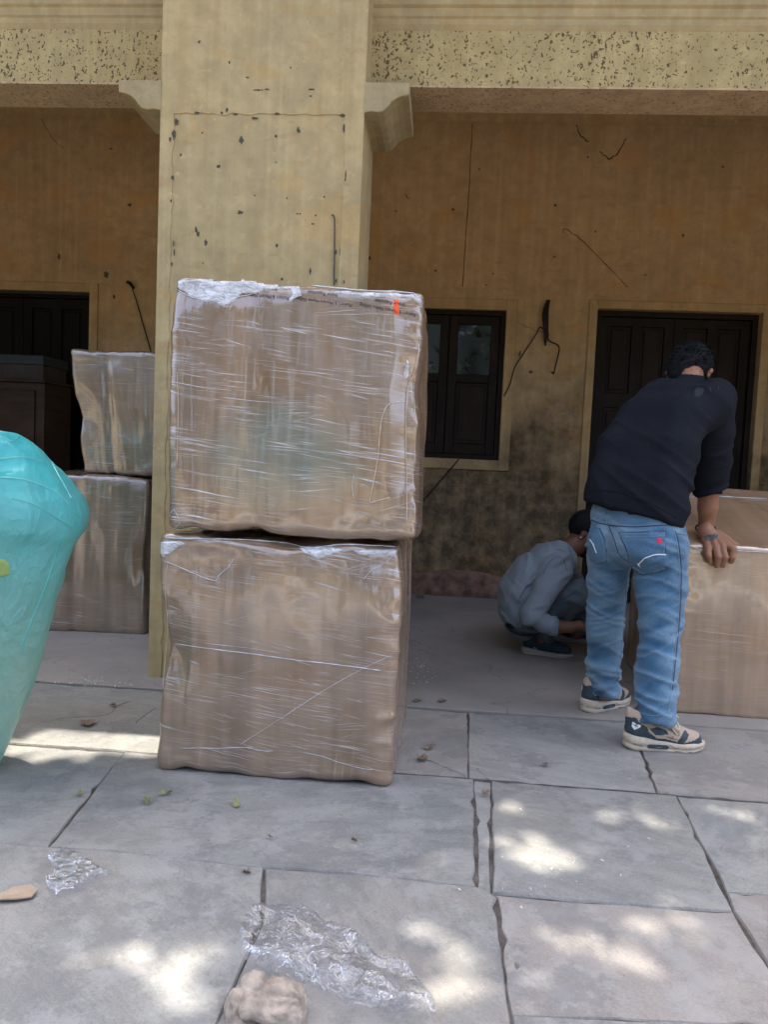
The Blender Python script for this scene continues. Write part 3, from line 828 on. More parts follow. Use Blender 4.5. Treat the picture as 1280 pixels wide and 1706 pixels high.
# pillar: shaft, raised plaster border round a sunken field, brackets
def pillar(xl, xr, detail=True):
    p = part(MB().box(xl, xr, PF+.0045, BB, 0, 4.4).build('pillar', M['pillar'], bevel=.01))
    rnd = random.Random(5)
    a, b, zt = xl+.066, xr-.09, 2.83
    def jag(p0, p1, n, amp):
        return [(p0[0]+(p1[0]-p0[0])*i/n+rnd.uniform(-amp, amp), p0[1]+(p1[1]-p0[1])*i/n+rnd.uniform(-amp, amp)) for i in range(1, n)]
    inner = [(a, 0)]+jag((a, 0), (a, zt), 60, .007)+[(a, zt)]+jag((a, zt), (b, zt), 26, .008)+[(b, zt)]+jag((b, zt), (b, 0), 60, .007)+[(b, 0)]
    poly = [(xl-.002, 0), (xl-.002, 4.4), (xr+.002, 4.4), (xr+.002, 0)]+inner[::-1]
    pm = MB(); pm.prism(poly, 1, PF, PF+.006)
    q = pm.build('plaster_border', M['pillar']); q.parent = p
    m = q.data.materials
    return p
pil = pillar(-1.472, -.467)
for xl in (-5.6, 3.5): pillar(xl, xl+1.0)
br_px = [(601, 192), (608, 188), (618, 186), (630, 187.5), (640, 185), (647, 178), (652, 171), (660, 165), (670, 160.5), (679, 159)]
prof = [(W(x, y, PF).x, W(x, y, PF).z) for x, y in br_px]
prof = [(-.469, prof[0][1]+.004)]+prof[1:]+[(-.252, prof[-1][1]), (-.25, 2.975), (-.256, 2.985), (-.469, 2.985)]
def bracket(pr, name='bracket'):
    m = MB(); m.prism(pr, 1, PF-.004, BB-.002)
    return part(m.build(name, M['bracket'], bevel=.004, segs=1))
def smooth2(pr): return pr
bracket(prof); mir = [(-.972-.467-x-.0, z) for x, z in prof]
mir = [(-1.470-(x+.469), z) for x, z in prof]
bracket(mir)
for xl in (3.5,): bracket([(xl-(x+.469), z) for x, z in prof]); 
bracket([(-4.6+(x+.469), z) for x, z in prof])
# marks on the pillar: dark mould chips, the bent wire, hairlines
def blob(cx, cz, rx, rz, mat, name, Y=PF, seed=0, th=.003):
    rnd = random.Random(seed); n = 16; poly = []
    ph = rnd.uniform(0, 6)
    for i in range(n):
        a = 2*math.pi*i/n; k = rnd.uniform(.45, 1.2)
        poly.append((cx+rx*k*math.cos(a+ph*0), cz+rz*k*math.sin(a)))
    m = MB(); m.prism(poly, 1, Y-th, Y+.001); return m.build(name, mat)
pch = [(402, 233, 5, 9), (400, 354, 7, 4.5), (497, 217, 4, 6), (364, 277, 5, 4), (327, 384, 3.5, 8), (330, 391, 3, 6), (343, 404, 4, 7), (461, 409, 4, 5), (517, 452, 2.5, 8), (565, 447, 2, 6), (560, 420, 2.5, 5),
       (289, 224, 4, 12), (294, 203, 4, 9), (283, 232, 3, 6), (287, 296, 3, 5), (285, 335, 2, 4), (573, 213, 3, 9), (570, 192, 6, 3), (576, 290, 1.5, 9), (575, 300, 2, 3), (573, 470, 2, 4), (424, 197, 9, 2.5), (392, 190, 5, 2), (327, 188, 6, 3), (378, 183, 3, 5), (369, 188, 3, 3), (462, 189, 6, 2),
       (430, 150, 10, 1.6), (445, 149, 6, 2.4), (412, 129, 4, 1.5), (520, 149, 7, 2), (518, 160, 3, 2), (332, 70, 3, 3.5), (382, 104, 2, 3), (484, 113, 2, 2), (495, 356, 1.6, 1.6), (500, 356, 1.6, 1.6), (526, 359, 2, 2), (521, 373, 5, 1.4), (478, 330, 1.4, 3), (424, 326, 1.6, 2), (470, 465, 3, 3), (560, 468, 3, 4), (301, 258, 2.5, 3), (337, 221, 2, 3), (460, 270, 2, 2), (540, 328, 2.2, 1.6), (338, 438, 2, 1.6), (286, 440, 2, 4), (290, 420, 1.6, 8), (289, 405, 1.6, 6), (460, 227, 3, 3), (567, 420, 2, 12)]
for i, (x, y, a, b) in enumerate(pch):
    y_in = 296 < x < 568 and y > 200
    Y = PF+.0045 if y_in else PF
    c = W(x, y, Y); q = blob(c.x, c.z, a*Y/FPX*.8, b*Y/FPX*.8, M['chip'], 'mould_chip', Y, i, .002); q.parent = pil
pw = MB().tube([W(553, 358, PF+.004), W(556, 359, PF-.004), W(557.5, 364, PF-.004), W(557.5, 400, PF-.001), W(557, 440, PF-.002), W(556.5, 475, PF+.0)], .0035, 6); q = pw.build('bent_wire', M['chip']); q.parent = pil
wl = MB().tube([W(461, 318, PF+.012), W(462, 345, PF+.013), W(460, 388, PF+.012)], .0022, 5).build('paint_drip', M['paper']); wl.parent = pil
# hairline cracks and marks on the back wall
def wall_line(pts, w, mat, name, Y=WY, jit=1.2, seed=0):
    rnd = random.Random(seed); P = smooth_poly([(x, y, 0) for x, y in pts], 5)
    P = [W(p.x+rnd.uniform(-jit, jit), p.y+rnd.uniform(-jit, jit), Y) for p in P]
    rs = [w*rnd.uniform(.5, 1.2) for _ in P]
    return part(MB().tube(P, rs, 5).build(name, mat))
wall_line([(938, 388), (943, 382), (967, 398), (1000, 430), (1045, 478)], .0035, M['crack'], 'crack', seed=1, jit=.8)
wall_line([(960, 203), (965, 222), (975, 232), (982, 237)], .0045, M['crack'], 'crack', seed=2)
wall_line([(1000, 252), (1010, 261), (1017, 265), (1030, 254), (1043, 232)], .005, M['crack'], 'crack', seed=3)
wall_line([(788, 198), (785, 255), (781, 330), (776, 400), (771, 478)], .006, M['groove'], 'plaster_joint', seed=4, jit=.4)
wall_line([(675, 322), (682, 333)], .004, M['crack'], 'crack', seed=5)
wall_line([(862, 535), (880, 545), (910, 556)], .003, M['groove'], 'crack', seed=6)
wall_line([(60, 180), (78, 215), (90, 235), (105, 247)], .003, M['groove'], 'crack', seed=6)
for i, (x, y, a, b) in enumerate([(616, 430, 4, 4), (926, 342, 3, 3), (1139, 393, 3, 4), (660, 352, 2, 2), (726, 451, 3, 2.5), (822, 456, 2, 2), (1205, 278, 3, 2), (980, 262, 2, 2), (924, 428, 2.5, 2), (755, 349, 3, 3), (799, 282, 2, 2), (810, 475, 2, 2), (98, 428, 3, 7), (216, 341, 5, 4), (177, 458, 6, 7), (185, 248, 3, 2), (190, 495, 3, 5), (160, 530, 3, 4), (1076, 458, 2, 2), (993, 386, 2, 2), (885, 620, 5, 4), (866, 590, 3, 6)]):
    c = W(x, y, WY); part(blob(c.x, c.z, a*.0042, b*.0042, M['chip'], 'wall_chip', WY, 50+i, .004))
bpy.context.view_layer.update()
adopt(bld, *[o for o in BK if o.parent is None])

# cables on the back wall
def cable(name, paths, label, cat, base):
    m = MB()
    for P, r in paths: m.tube([tuple(p) for p in smooth_poly(P, 5)], r, 7)
    o = m.build(name, M['wire'], smooth=True); tag(o, label, cat); return o
B_ = WY-.03
bun = tag(empty('cable_bundle', W(915, 500, WY)), 'black bundle of tangled old cables hanging between the window and the right door', 'cable')
rnd = random.Random(9); ms = MB()
for k in range(7):
    dx = rnd.uniform(-7, 7)
    ms.tube(smooth_poly([W(914+rnd.uniform(-3, 3), 500, B_), W(912+dx, 520, B_-.02*rnd.random()), W(912+dx*.8, 545, B_-.02), W(908+rnd.uniform(-5, 8), 565+rnd.uniform(-6, 12), B_)], 5), .008, 6)
o1 = ms.build('cable_loop', M['wire'], smooth=True)
o2 = MB().tube(smooth_poly([W(907, 550, B_), W(900, 545, B_), W(893, 558, B_), W(872, 590, B_), W(858, 612, B_), W(850, 640, B_), W(840, 660, B_)], 5), .005, 6).build('cable_end', M['wire'], smooth=True)
o3 = MB().tube(smooth_poly([W(909, 556, B_), W(916, 568, B_), W(930, 575, B_), W(932, 585, B_), W(926, 610, B_), W(923, 622, B_), W(920, 619, B_)], 5), .006, 6).build('cable_end', M['wire'], smooth=True)
adopt(bun, o1, o2, o3)
tag(MB().tube(smooth_poly([W(765, 765, WY-.02), W(735, 800, WY-.03), W(700, 840, WY-.02), W(660, 880, WY-.02)], 5), .006, 6).build('wall_cable', M['wire'], smooth=True), 'thin black cable slanting down the wall below the window sill', 'cable')
h0 = MB().tube(smooth_poly([W(212, 470, WY), W(216, 472, WY-.04), W(220, 477, WY-.04), W(222, 480, WY-.02)], 4), .013, 7)
h0.tube(smooth_poly([W(219, 478, WY-.03), W(228, 505, WY-.02), W(238, 540, WY-.01), W(252, 590, WY-.01), W(262, 640, WY-.01)], 5), .005, 6)
tag(h0.build('dangling_cable', M['wire'], smooth=True), 'short black cable dangling from a hook on the wall right of the left door', 'cable')

# ------------------------------------------------------------------ wrapped cartons
def wrapped(name, base, top, mat, n=60, r=.02, bulge=.012, wr=.006, seed=0, dents=(), post=None, lean=0):
    """base/top: four corners front-left, front-right, back-right, back-left. dents: (u, v, w, radius, depth) in unit box coords"""
    B = [Vector(p) for p in base]; T = [Vector(p) for p in top]
    sx = ((B[1]-B[0]).length+(T[1]-T[0]).length)/2; sy = ((B[2]-B[1]).length+(T[2]-T[1]).length)/2; sz = ((T[0]-B[0]).length+(T[1]-B[1]).length)/2
    key = {}; U = []; Fc = []; side = []
    def vid(i, j, k):
        q = (i, j, k)
        if q not in key: key[q] = len(U); U.append((i/n, j/n, k/n))
        return key[q]
    for a in range(n):
        for b in range(n):
            Fc += [(vid(a, 0, b), vid(a+1, 0, b), vid(a+1, 0, b+1), vid(a, 0, b+1)), (vid(a, n, b), vid(a, n, b+1), vid(a+1, n, b+1), vid(a+1, n, b)),
                   (vid(0, a, b), vid(0, a, b+1), vid(0, a+1, b+1), vid(0, a+1, b)), (vid(n, a, b), vid(n, a+1, b), vid(n, a+1, b+1), vid(n, a, b+1)),
                   (vid(a, b, 0), vid(a, b+1, 0), vid(a+1, b+1, 0), vid(a+1, b, 0)), (vid(a, b, n), vid(a+1, b, n), vid(a+1, b+1, n), vid(a, b+1, n))]
            side += [0, 1, 2, 3, 4, 5]
    U = np.array(U); S = np.array([sx, sy, sz])
    # concentrate vertices towards the edges a little
    Uw = U
    P = Uw*S; inner = np.clip(P, r, S-r); d = P-inner; L = np.linalg.norm(d, axis=1)
    # points of a face lie on the plane; those in the edge zone are bent onto the round
    N = np.where(L[:, None] > 1e-9, d/np.maximum(L, 1e-9)[:, None], 0)
    Pr = np.where(L[:, None] > 1e-9, inner+N*r, P)
    q = Pr/S
    Bn = np.array([tuple(p) for p in B]); Tn = np.array([tuple(p) for p in T])
    def bil(C, u, v): return ((1-u)*(1-v))[:, None]*C[0]+(u*(1-v))[:, None]*C[1]+(u*v)[:, None]*C[2]+((1-u)*v)[:, None]*C[3]
    V = bil(Bn, q[:, 0], q[:, 1])*(1-q[:, 2])[:, None]+bil(Tn, q[:, 0], q[:, 1])*q[:, 2][:, None]
    Fa = np.array(Fc); Nn = normals(V, Fa)
    c = U*2-1
    dome = (1-c**2)
    dm = np.where(np.abs(c[:, 0]) > .999, dome[:, 1]*dome[:, 2], np.where(np.abs(c[:, 1]) > .999, dome[:, 0]*dome[:, 2], dome[:, 0]*dome[:, 1]))
    edge = np.sort(np.abs(c), axis=1)[:, 1]      # 1 at edges
    e2 = np.clip((edge-.80)/.2, 0, 1)
    disp = bulge*dm+fb(V, (2.2, 2.2, 1.6), seed, 2)*.009+fb(V, (6, 6, 2.4), seed+3, 2)*.004
    # creases of bunched film: stronger near the edges
    w1 = 1-np.abs(fb(V, (8, 8, 12), seed+5, 2))*2; disp += wr*e2*(w1-.4)*1.2
    w2 = 1-np.abs(vn(V+.02*vn(V, 9, 3)[:, None], (9, 9, 1.5), seed+9))*2; disp += wr*.7*np.clip(w2-.2, 0, 1)**1.5*(1-e2*.5)
    w3 = 1-np.abs(fb(V+.03*vn(V, 5, 7)[:, None], (3.5, 3.5, 2), seed+15, 2))*2; disp += wr*.6*w3
    for (u, v, w, rad, dep) in dents:
        rad = np.array(rad if hasattr(rad, '__len__') else (rad,)*3)
        dd = np.sqrt((((U-np.array([u, v, w]))*S/rad)**2).sum(1)); disp -= dep*np.exp(-dd**2)
    V = V+Nn*disp[:, None]
    if post: V = post(U, V)
    o = mesh_obj(name, V, Fa, mat)
    me = o.data; uvl = me.uv_layers.new(name='UVMap')
    Ui = U*S; lp = np.zeros((len(Fa)*4, 2)); sd = np.repeat(np.array(side), 4); vi = Fa.reshape(-1)
    A = Ui[vi]
    for s_, (a, b, off) in {0: (0, 2, 0), 1: (0, 2, 3), 2: (1, 2, 5), 3: (1, 2, 7), 4: (0, 1, 9), 5: (0, 1, 11)}.items():
        m = sd == s_; lp[m, 0] = A[m, a]+off*(1 if off else 0); lp[m, 1] = A[m, b]
    m = sd == 3; lp[m, 0] = A[m, 1]+sx
    m = sd == 2; lp[m, 0] = -A[m, 1]
    uvl.data.foreach_set('uv', lp.reshape(-1).astype(np.float32))
    return o
def film_strand(name, bv, pts, w, mat, parent, wob=.5, seed=0, lift=.003):
    rnd = random.Random(seed); P = smooth_poly([(x, y, 0) for x, y in pts], 6); L = []
    for p in P:
        q, n = hit(bv, p.x+rnd.uniform(-wob, wob)*.4, p.y+rnd.uniform(-wob, wob)*.4, lift)
        if q is not None: L.append(q)
    if len(L) < 3: return
    rs = [w*rnd.uniform(.5, 1.25)*(.4 if i in (0, len(L)-1) else 1) for i in range(len(L))]
    o = MB().tube(L, rs, 6).build(name, mat, smooth=True); o.parent = parent; o.matrix_parent_inverse = parent.matrix_world.inverted(); return o

# lower carton of the front stack
fl = G(262, 1283); fr_ = G(652, 1312); br = G(672, 1196); depth = (br-fr_)
lb = (fl, fr_, br, fl+depth)
tl = W(262, 893, 2.76); tr = W(668, 911, 2.77)
tb = depth*.97
def post_lower(U, V):
    # ragged bottom edge: lifts off the ground here and there; top front lip wavy
    u = U[:, 0]; f = np.exp(-(U[:, 2]/.06)**2)
    V[:, 2] += f*(.010+.010*np.sin(u*9+.5)+.006*np.sin(u*23))*(1-np.exp(-((u-.98)/.08)**2))*(1-np.exp(-((u-.02)/.08)**2))
    ft = np.exp(-((1-U[:, 2])/.05)**2)*(U[:, 1] < .3)
    V[:, 2] += ft*(.008*np.sin(u*7+1)+.004*np.sin(u*19))
    V[:, 2] = np.maximum(V[:, 2], .003)
    return V
boxL = wrapped('wrapped_carton', lb, (tl, tr, tr+tb, tl+tb), M['wrapB'], 92, .03, .010, .010, 3,
   dents=[(.0, .0, .53, (.10, .2, .16), .035), (.07, 0, .50, (.08, .2, .10), .018), (.93, 0, .97, (.12, .2, .07), .02), (.62, 0, 1.0, (.15, .1, .05), .014), (.25, 0, .9, (.16, .2, .07), .012), (.9, 0, .75, (.09, .2, .16), -.012)], post=post_lower)
tag(boxL, 'brown carton in stretch film on the flagstones, lower one of the front stack', 'carton', 'film wrapped cartons')
# upper carton
u0 = W(279, 889, 2.74); u1 = W(694, 897, 2.76); t0 = W(287, 463, 2.76); t1 = W(706, 490, 2.78)
ub = depth*1.0+Vector((-.012, 0, 0))
u0.z = .905; u1.z = .905
def post_upper(U, V):
    u = U[:, 0]; ft = np.exp(-((1-U[:, 2])/.04)**2)
    V[:, 2] += ft*(.010*np.sin(u*6+.3)*(1-u)+.004*np.sin(u*21))+.0
    fb_ = np.exp(-((U[:, 2])/.05)**2); V[:, 2] += fb_*(.006*np.sin(u*8)+.003*np.sin(u*25))
    return V
boxU = wrapped('wrapped_carton', (u0, u1, u1+ub, u0+ub), (t0, t1, t1+ub, t0+ub), M['wrapA'], 92, .028, .012, .010, 11,
   dents=[(.965, 0, .40, (.05, .1, .34), .024), (.87, 0, .5, (.045, .2, .5), -.016), (.10, 0, .5, (.03, .2, .5), .012), (.045, 0, .5, (.025, .2, .6), -.008), (.02, 0, .96, (.07, .1, .05), .02), (.35, 0, .45, (.03, .2, .7), .012), (.30, 0, .6, (.03, .2, .5), -.007), (.55, 0, .55, (.2, .2, .25), .008), (.2, 0, .97, (.13, .1, .035), .012), (1.0, 0, .62, (.09, .2, .08), .022), (.42, 0, .985, (.06, .1, .03), .01)], post=post_upper)
tag(boxU, 'large brown carton in stretch film printed upside down, upper one of the front stack', 'carton', 'film wrapped cartons')
bU = bvh_of(boxU); bL = bvh_of(boxL)
# printed tape along the top edge of the upper carton, upside down
def lettering(text, p0, p1, h, mat, parent, bv, name='printed_text'):
    """p0: where the first letter starts, p1: where the line ends (pixels); h: cap height in pixels, letters stand away from 'up'"""
    cu = bpy.data.curves.new('txt', 'FONT'); cu.body = text; cu.size = 1; cu.resolution_u = 2
    to = bpy.data.objects.new('txt', cu); COL.objects.link(to); bpy.context.view_layer.update()
    dg = bpy.context.evaluated_depsgraph_get(); me = bpy.data.meshes.new_from_object(to.evaluated_get(dg))
    bpy.data.objects.remove(to)
    xs = [v.co.x for v in me.vertices]; Wd = max(xs)
    a = Vector((p1[0]-p0[0], p1[1]-p0[1])); e = a/Wd; up = Vector((a.y, -a.x)).normalized()*h/.7
    bm = bmesh.new(); bm.from_mesh(me); miss = []
    for v in bm.verts:
        x = p0[0]+e.x*v.co.x+up.x*v.co.y; y = p0[1]+e.y*v.co.x+up.y*v.co.y
        q, n = hit(bv, x, y, .0028)
        if q is None: miss.append(v)
        else: v.co = q
    bmesh.ops.delete(bm, geom=miss, context='VERTS'); bm.to_mesh(me); bm.free()
    me.name = name; me.materials.clear(); me.materials.append(mat)
    o = bpy.data.objects.new(name, me); COL.objects.link(o); o.parent = parent; return o
T1, T2 = 'Packers & Movers Home Shifting', 'Jaipur Rajasthan'
op = patch('orange_print', bU, [(655, 498), (665.5, 498), (665.5, 525), (655, 525)], M['orange'], boxU, .0025, 3)
for (a, b, c, d) in (((693, 522), (600, 505), (675, 506), (624, 498)), ((587, 506), (491, 494), (563, 490.5), (513, 484)), ((482, 494.5), (390, 487), (462, 480), (412, 477)), ((381, 487), (296, 482), (366, 476.5), (322, 474))):
    lettering(T1, a, b, 6.2, M['ink'], boxU, bU); lettering(T2, c, d, 5.4, M['ink'], boxU, bU)
film_strand('film_cord', bU, [(676, 669), (655, 671), (646, 675), (639, 690), (634, 720), (631, 760), (624, 800), (617, 832), (620, 837), (635, 833), (650, 828)], 0.0019, M['filmtan'], boxU, seed=1, lift=.004)
film_strand('film_cord', bU, [(590, 790), (587, 810), (589, 830)], 0.0009, M['filmedge'], boxU, seed=2)
film_strand('film_cord', bU, [(700, 560), (696, 590), (690, 620), (679, 645), (676, 700), (677, 800), (679, 870)], 0.0016, M['filmtan'], boxU, seed=3)
film_strand('film_cord', bU, [(292, 478), (310, 492), (335, 499), (352, 500), (378, 512), (384, 500), (420, 490)], 0.0015, M['filmedge'], boxU, 1.2, seed=5)
film_strand('film_cord', bU, [(484, 500), (492, 496), (503, 491)], 0.0017, M['filmedge'], boxU, seed=6)
film_strand('film_cord', bU, [(506, 475), (560, 481), (640, 487), (672, 484), (690, 490), (703, 505)], 0.0025, M['filmedge'], boxU, 1.0, seed=7)
film_strand('film_cord', bU, [(296, 620), (297, 700), (295, 780)], 0.0011, M['filmtan'], boxU, seed=8)
film_strand('film_cord', bU, [(282, 862), (290, 850), (300, 870), (286, 880)], 0.0012, M['filmedge'], boxU, seed=9)
film_strand('film_cord', bL, [(276, 1069), (340, 1079), (420, 1089), (500, 1100), (570, 1108), (636, 1117)], 0.0019, M['filmedge'], boxL, .5, seed=11)
film_strand('film_cord', bL, [(340, 1071), (420, 1080), (468, 1088)], 0.0007, M['filmedge'], boxL, .5, seed=12)
film_strand('film_cord', bL, [(263, 930), (300, 945), (330, 958), (358, 967), (366, 958), (380, 945), (390, 930)], 0.0016, M['filmedge'], boxL, 1.0, seed=13)
film_strand('film_cord', bL, [(268, 896), (330, 898), (400, 900), (470, 905), (520, 914), (570, 908), (660, 912)], 0.0025, M['filmedge'], boxL, 1.2, seed=14)
film_strand('film_cord', bL, [(663, 915), (645, 935), (620, 950), (605, 966)], 0.0009, M['filmedge'], boxL, 1.0, seed=15)
film_strand('film_cord', bL, [(650, 1092), (600, 1116), (540, 1150), (470, 1195), (400, 1240)], 0.0008, M['filmedge'], boxL, .6, seed=16)
film_strand('film_cord', bL, [(300, 1246), (350, 1246), (410, 1245), (430, 1249), (455, 1251)], 0.0011, M['filmedge'], boxL, 1.2, seed=17)
film_strand('film_cord', bL, [(535, 1258), (560, 1268), (600, 1279), (622, 1282)], 0.0009, M['filmedge'], boxL, .8, seed=18)
film_strand('film_cord', bL, [(280, 935), (276, 980), (280, 1040), (279, 1060), (272, 1150)], 0.0012, M['filmtan'], boxL, .6, seed=19)

for bv_, bx_, poly in ((bU, boxU, [(292, 468), (315, 466), (340, 465), (385, 464), (420, 469), (470, 475), (500, 479), (498, 484), (470, 481), (440, 484), (428, 489), (402, 491), (392, 500), (383, 509), (374, 513), (356, 502), (345, 504), (330, 499), (318, 496), (309, 488), (298, 482)]),
                     (bU, boxU, [(540, 483), (600, 487), (650, 488), (690, 491), (703, 500), (704, 515), (696, 505), (684, 496), (655, 494), (620, 497), (590, 494), (560, 488)]),
                     (bU, boxU, [(678, 598), (683, 606), (681, 626), (676, 634), (672, 622), (675, 610)]), (bU, boxU, [(484, 476), (500, 478), (502, 492), (494, 496), (484, 503), (480, 500), (487, 492)]),
                     (bL, boxL, [(498, 914), (520, 908), (548, 910), (575, 916), (560, 921), (545, 928), (528, 932), (514, 924)]), (bL, boxL, [(588, 917), (620, 914), (655, 914), (664, 918), (655, 926), (632, 922), (610, 926), (596, 923)]),
                     (bL, boxL, [(268, 902), (300, 901), (310, 906), (296, 912), (284, 922), (272, 930), (266, 920)])):
    patch('bunched_film', bv_, poly, M['filmwhite'], bx_, .004, 3)  # bunched film, whitened to carry the bright glints on the carton edges

# far stack behind the pillar
a0 = G(60, 1051); a1 = G(239, 1058); dpt = Vector((.0, .62, 0))
q0 = a0+Vector((0, 0, 1.0)); q1 = a1+Vector((.01, 0, .985))
b1 = wrapped('wrapped_carton', (a0, a1, a1+dpt+Vector((.05, 0, 0)), a0+dpt), (q0, q1, q1+dpt+Vector((.05, 0, 0)), q0+dpt), M['wrapC'], 44, .02, .012, .008, 21, dents=[(1, 0, .5, (.08, .2, .18), .04), (.35, 0, .5, (.03, .2, .8), .012)])
tag(b1, 'brown wrapped carton behind the teal bundle, lower of the far stack', 'carton', 'film wrapped cartons')
c0 = W(140, 787, 4.78); c1 = W(290, 792, 4.80); c0.z = c1.z = 1.015; e0 = W(117, 582, 4.74); e1 = W(292, 588, 4.8)
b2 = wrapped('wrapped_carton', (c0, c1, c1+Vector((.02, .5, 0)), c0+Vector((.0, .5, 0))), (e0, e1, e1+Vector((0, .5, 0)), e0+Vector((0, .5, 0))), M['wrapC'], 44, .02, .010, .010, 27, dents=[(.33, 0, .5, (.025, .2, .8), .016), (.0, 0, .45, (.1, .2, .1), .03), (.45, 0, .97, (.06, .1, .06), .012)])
tag(b2, 'film wrapped brown carton half hidden by the pillar, upper of the far stack', 'carton', 'film wrapped cartons')
# the big carton the men work on, its top sloping up to the back
d0 = Vector((1.172, 3.85, .004)); d1 = Vector((2.45, 3.84, .004)); dd = Vector((0.0, .93, 0))
def post_work(U, V):
    top = np.clip((U[:, 2]-.9)/.1, 0, 1); v = U[:, 1]
    V[:, 2] += top*(np.clip(v/.8, 0, 1)*.20+np.clip((v-.82)/.18, 0, 1)*.055)
    V[:, 2] += top*(.016*np.sin(U[:, 0]*14+v*4)*np.sin(v*3.1))
    return V
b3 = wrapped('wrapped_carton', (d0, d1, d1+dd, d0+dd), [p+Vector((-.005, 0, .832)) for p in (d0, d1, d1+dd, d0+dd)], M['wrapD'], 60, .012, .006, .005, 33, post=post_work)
tag(b3, 'wide brown carton in stretch film that the man in the dark shirt leans on', 'carton', 'film wrapped cartons')
bW = bvh_of(b3)
film_strand('film_cord', bW, [(1139, 903), (1152, 910), (1170, 916), (1200, 917), (1240, 918), (1279, 920)], 0.0019, M['filmedge'], b3, .8, seed=31)
film_strand('film_cord', bW, [(1141, 829), (1200, 828), (1279, 832)], 0.0025, M['filmedge'], b3, .8, seed=32)

# wooden cabinet with a crate on it in front of the left door
cb = tag(empty('wooden_cabinet', (-3.62, 6.1, 0)), 'dark brown wooden cabinet standing before the black left door', 'cabinet')
k1 = MB().box(-4.3, -3.255, 6.15, 6.6, .05, 1.665).build('cabinet_body', M['cabinet'], bevel=.006)
k2 = MB().box(-4.28, -3.80, 6.128, 6.15, .1, 1.60).build('cabinet_door', M['cabinet'], bevel=.006); k3 = MB().box(-3.78, -3.33, 6.128, 6.15, .1, 1.60).build('cabinet_door', M['cabinet'], bevel=.006)
k4 = MB().box(-4.3, -3.255, 6.13, 6.6, 0, .05).build('cabinet_plinth', M['cabinet']); k5 = MB().box(-4.32, -3.24, 6.12, 6.61, 1.665, 1.69).build('cabinet_top', M['cabinet'], bevel=.004)
adopt(cb, k1, k2, k3, k4, k5)
cr = tag(empty('board_box', (-3.6, 6.3, 1.69)), 'grey brown flat box lying on top of the dark cabinet', 'box')
adopt(cr, MB().box(-4.1, -3.287, 6.18, 6.58, 1.691, 1.81).build('box_side', M['cabinet2'], bevel=.004), MB().box(-4.11, -3.28, 6.17, 6.59, 1.812, 1.885).build('box_lid', simple('slate_lid', (.018, .028, .032), .6), bevel=.004))

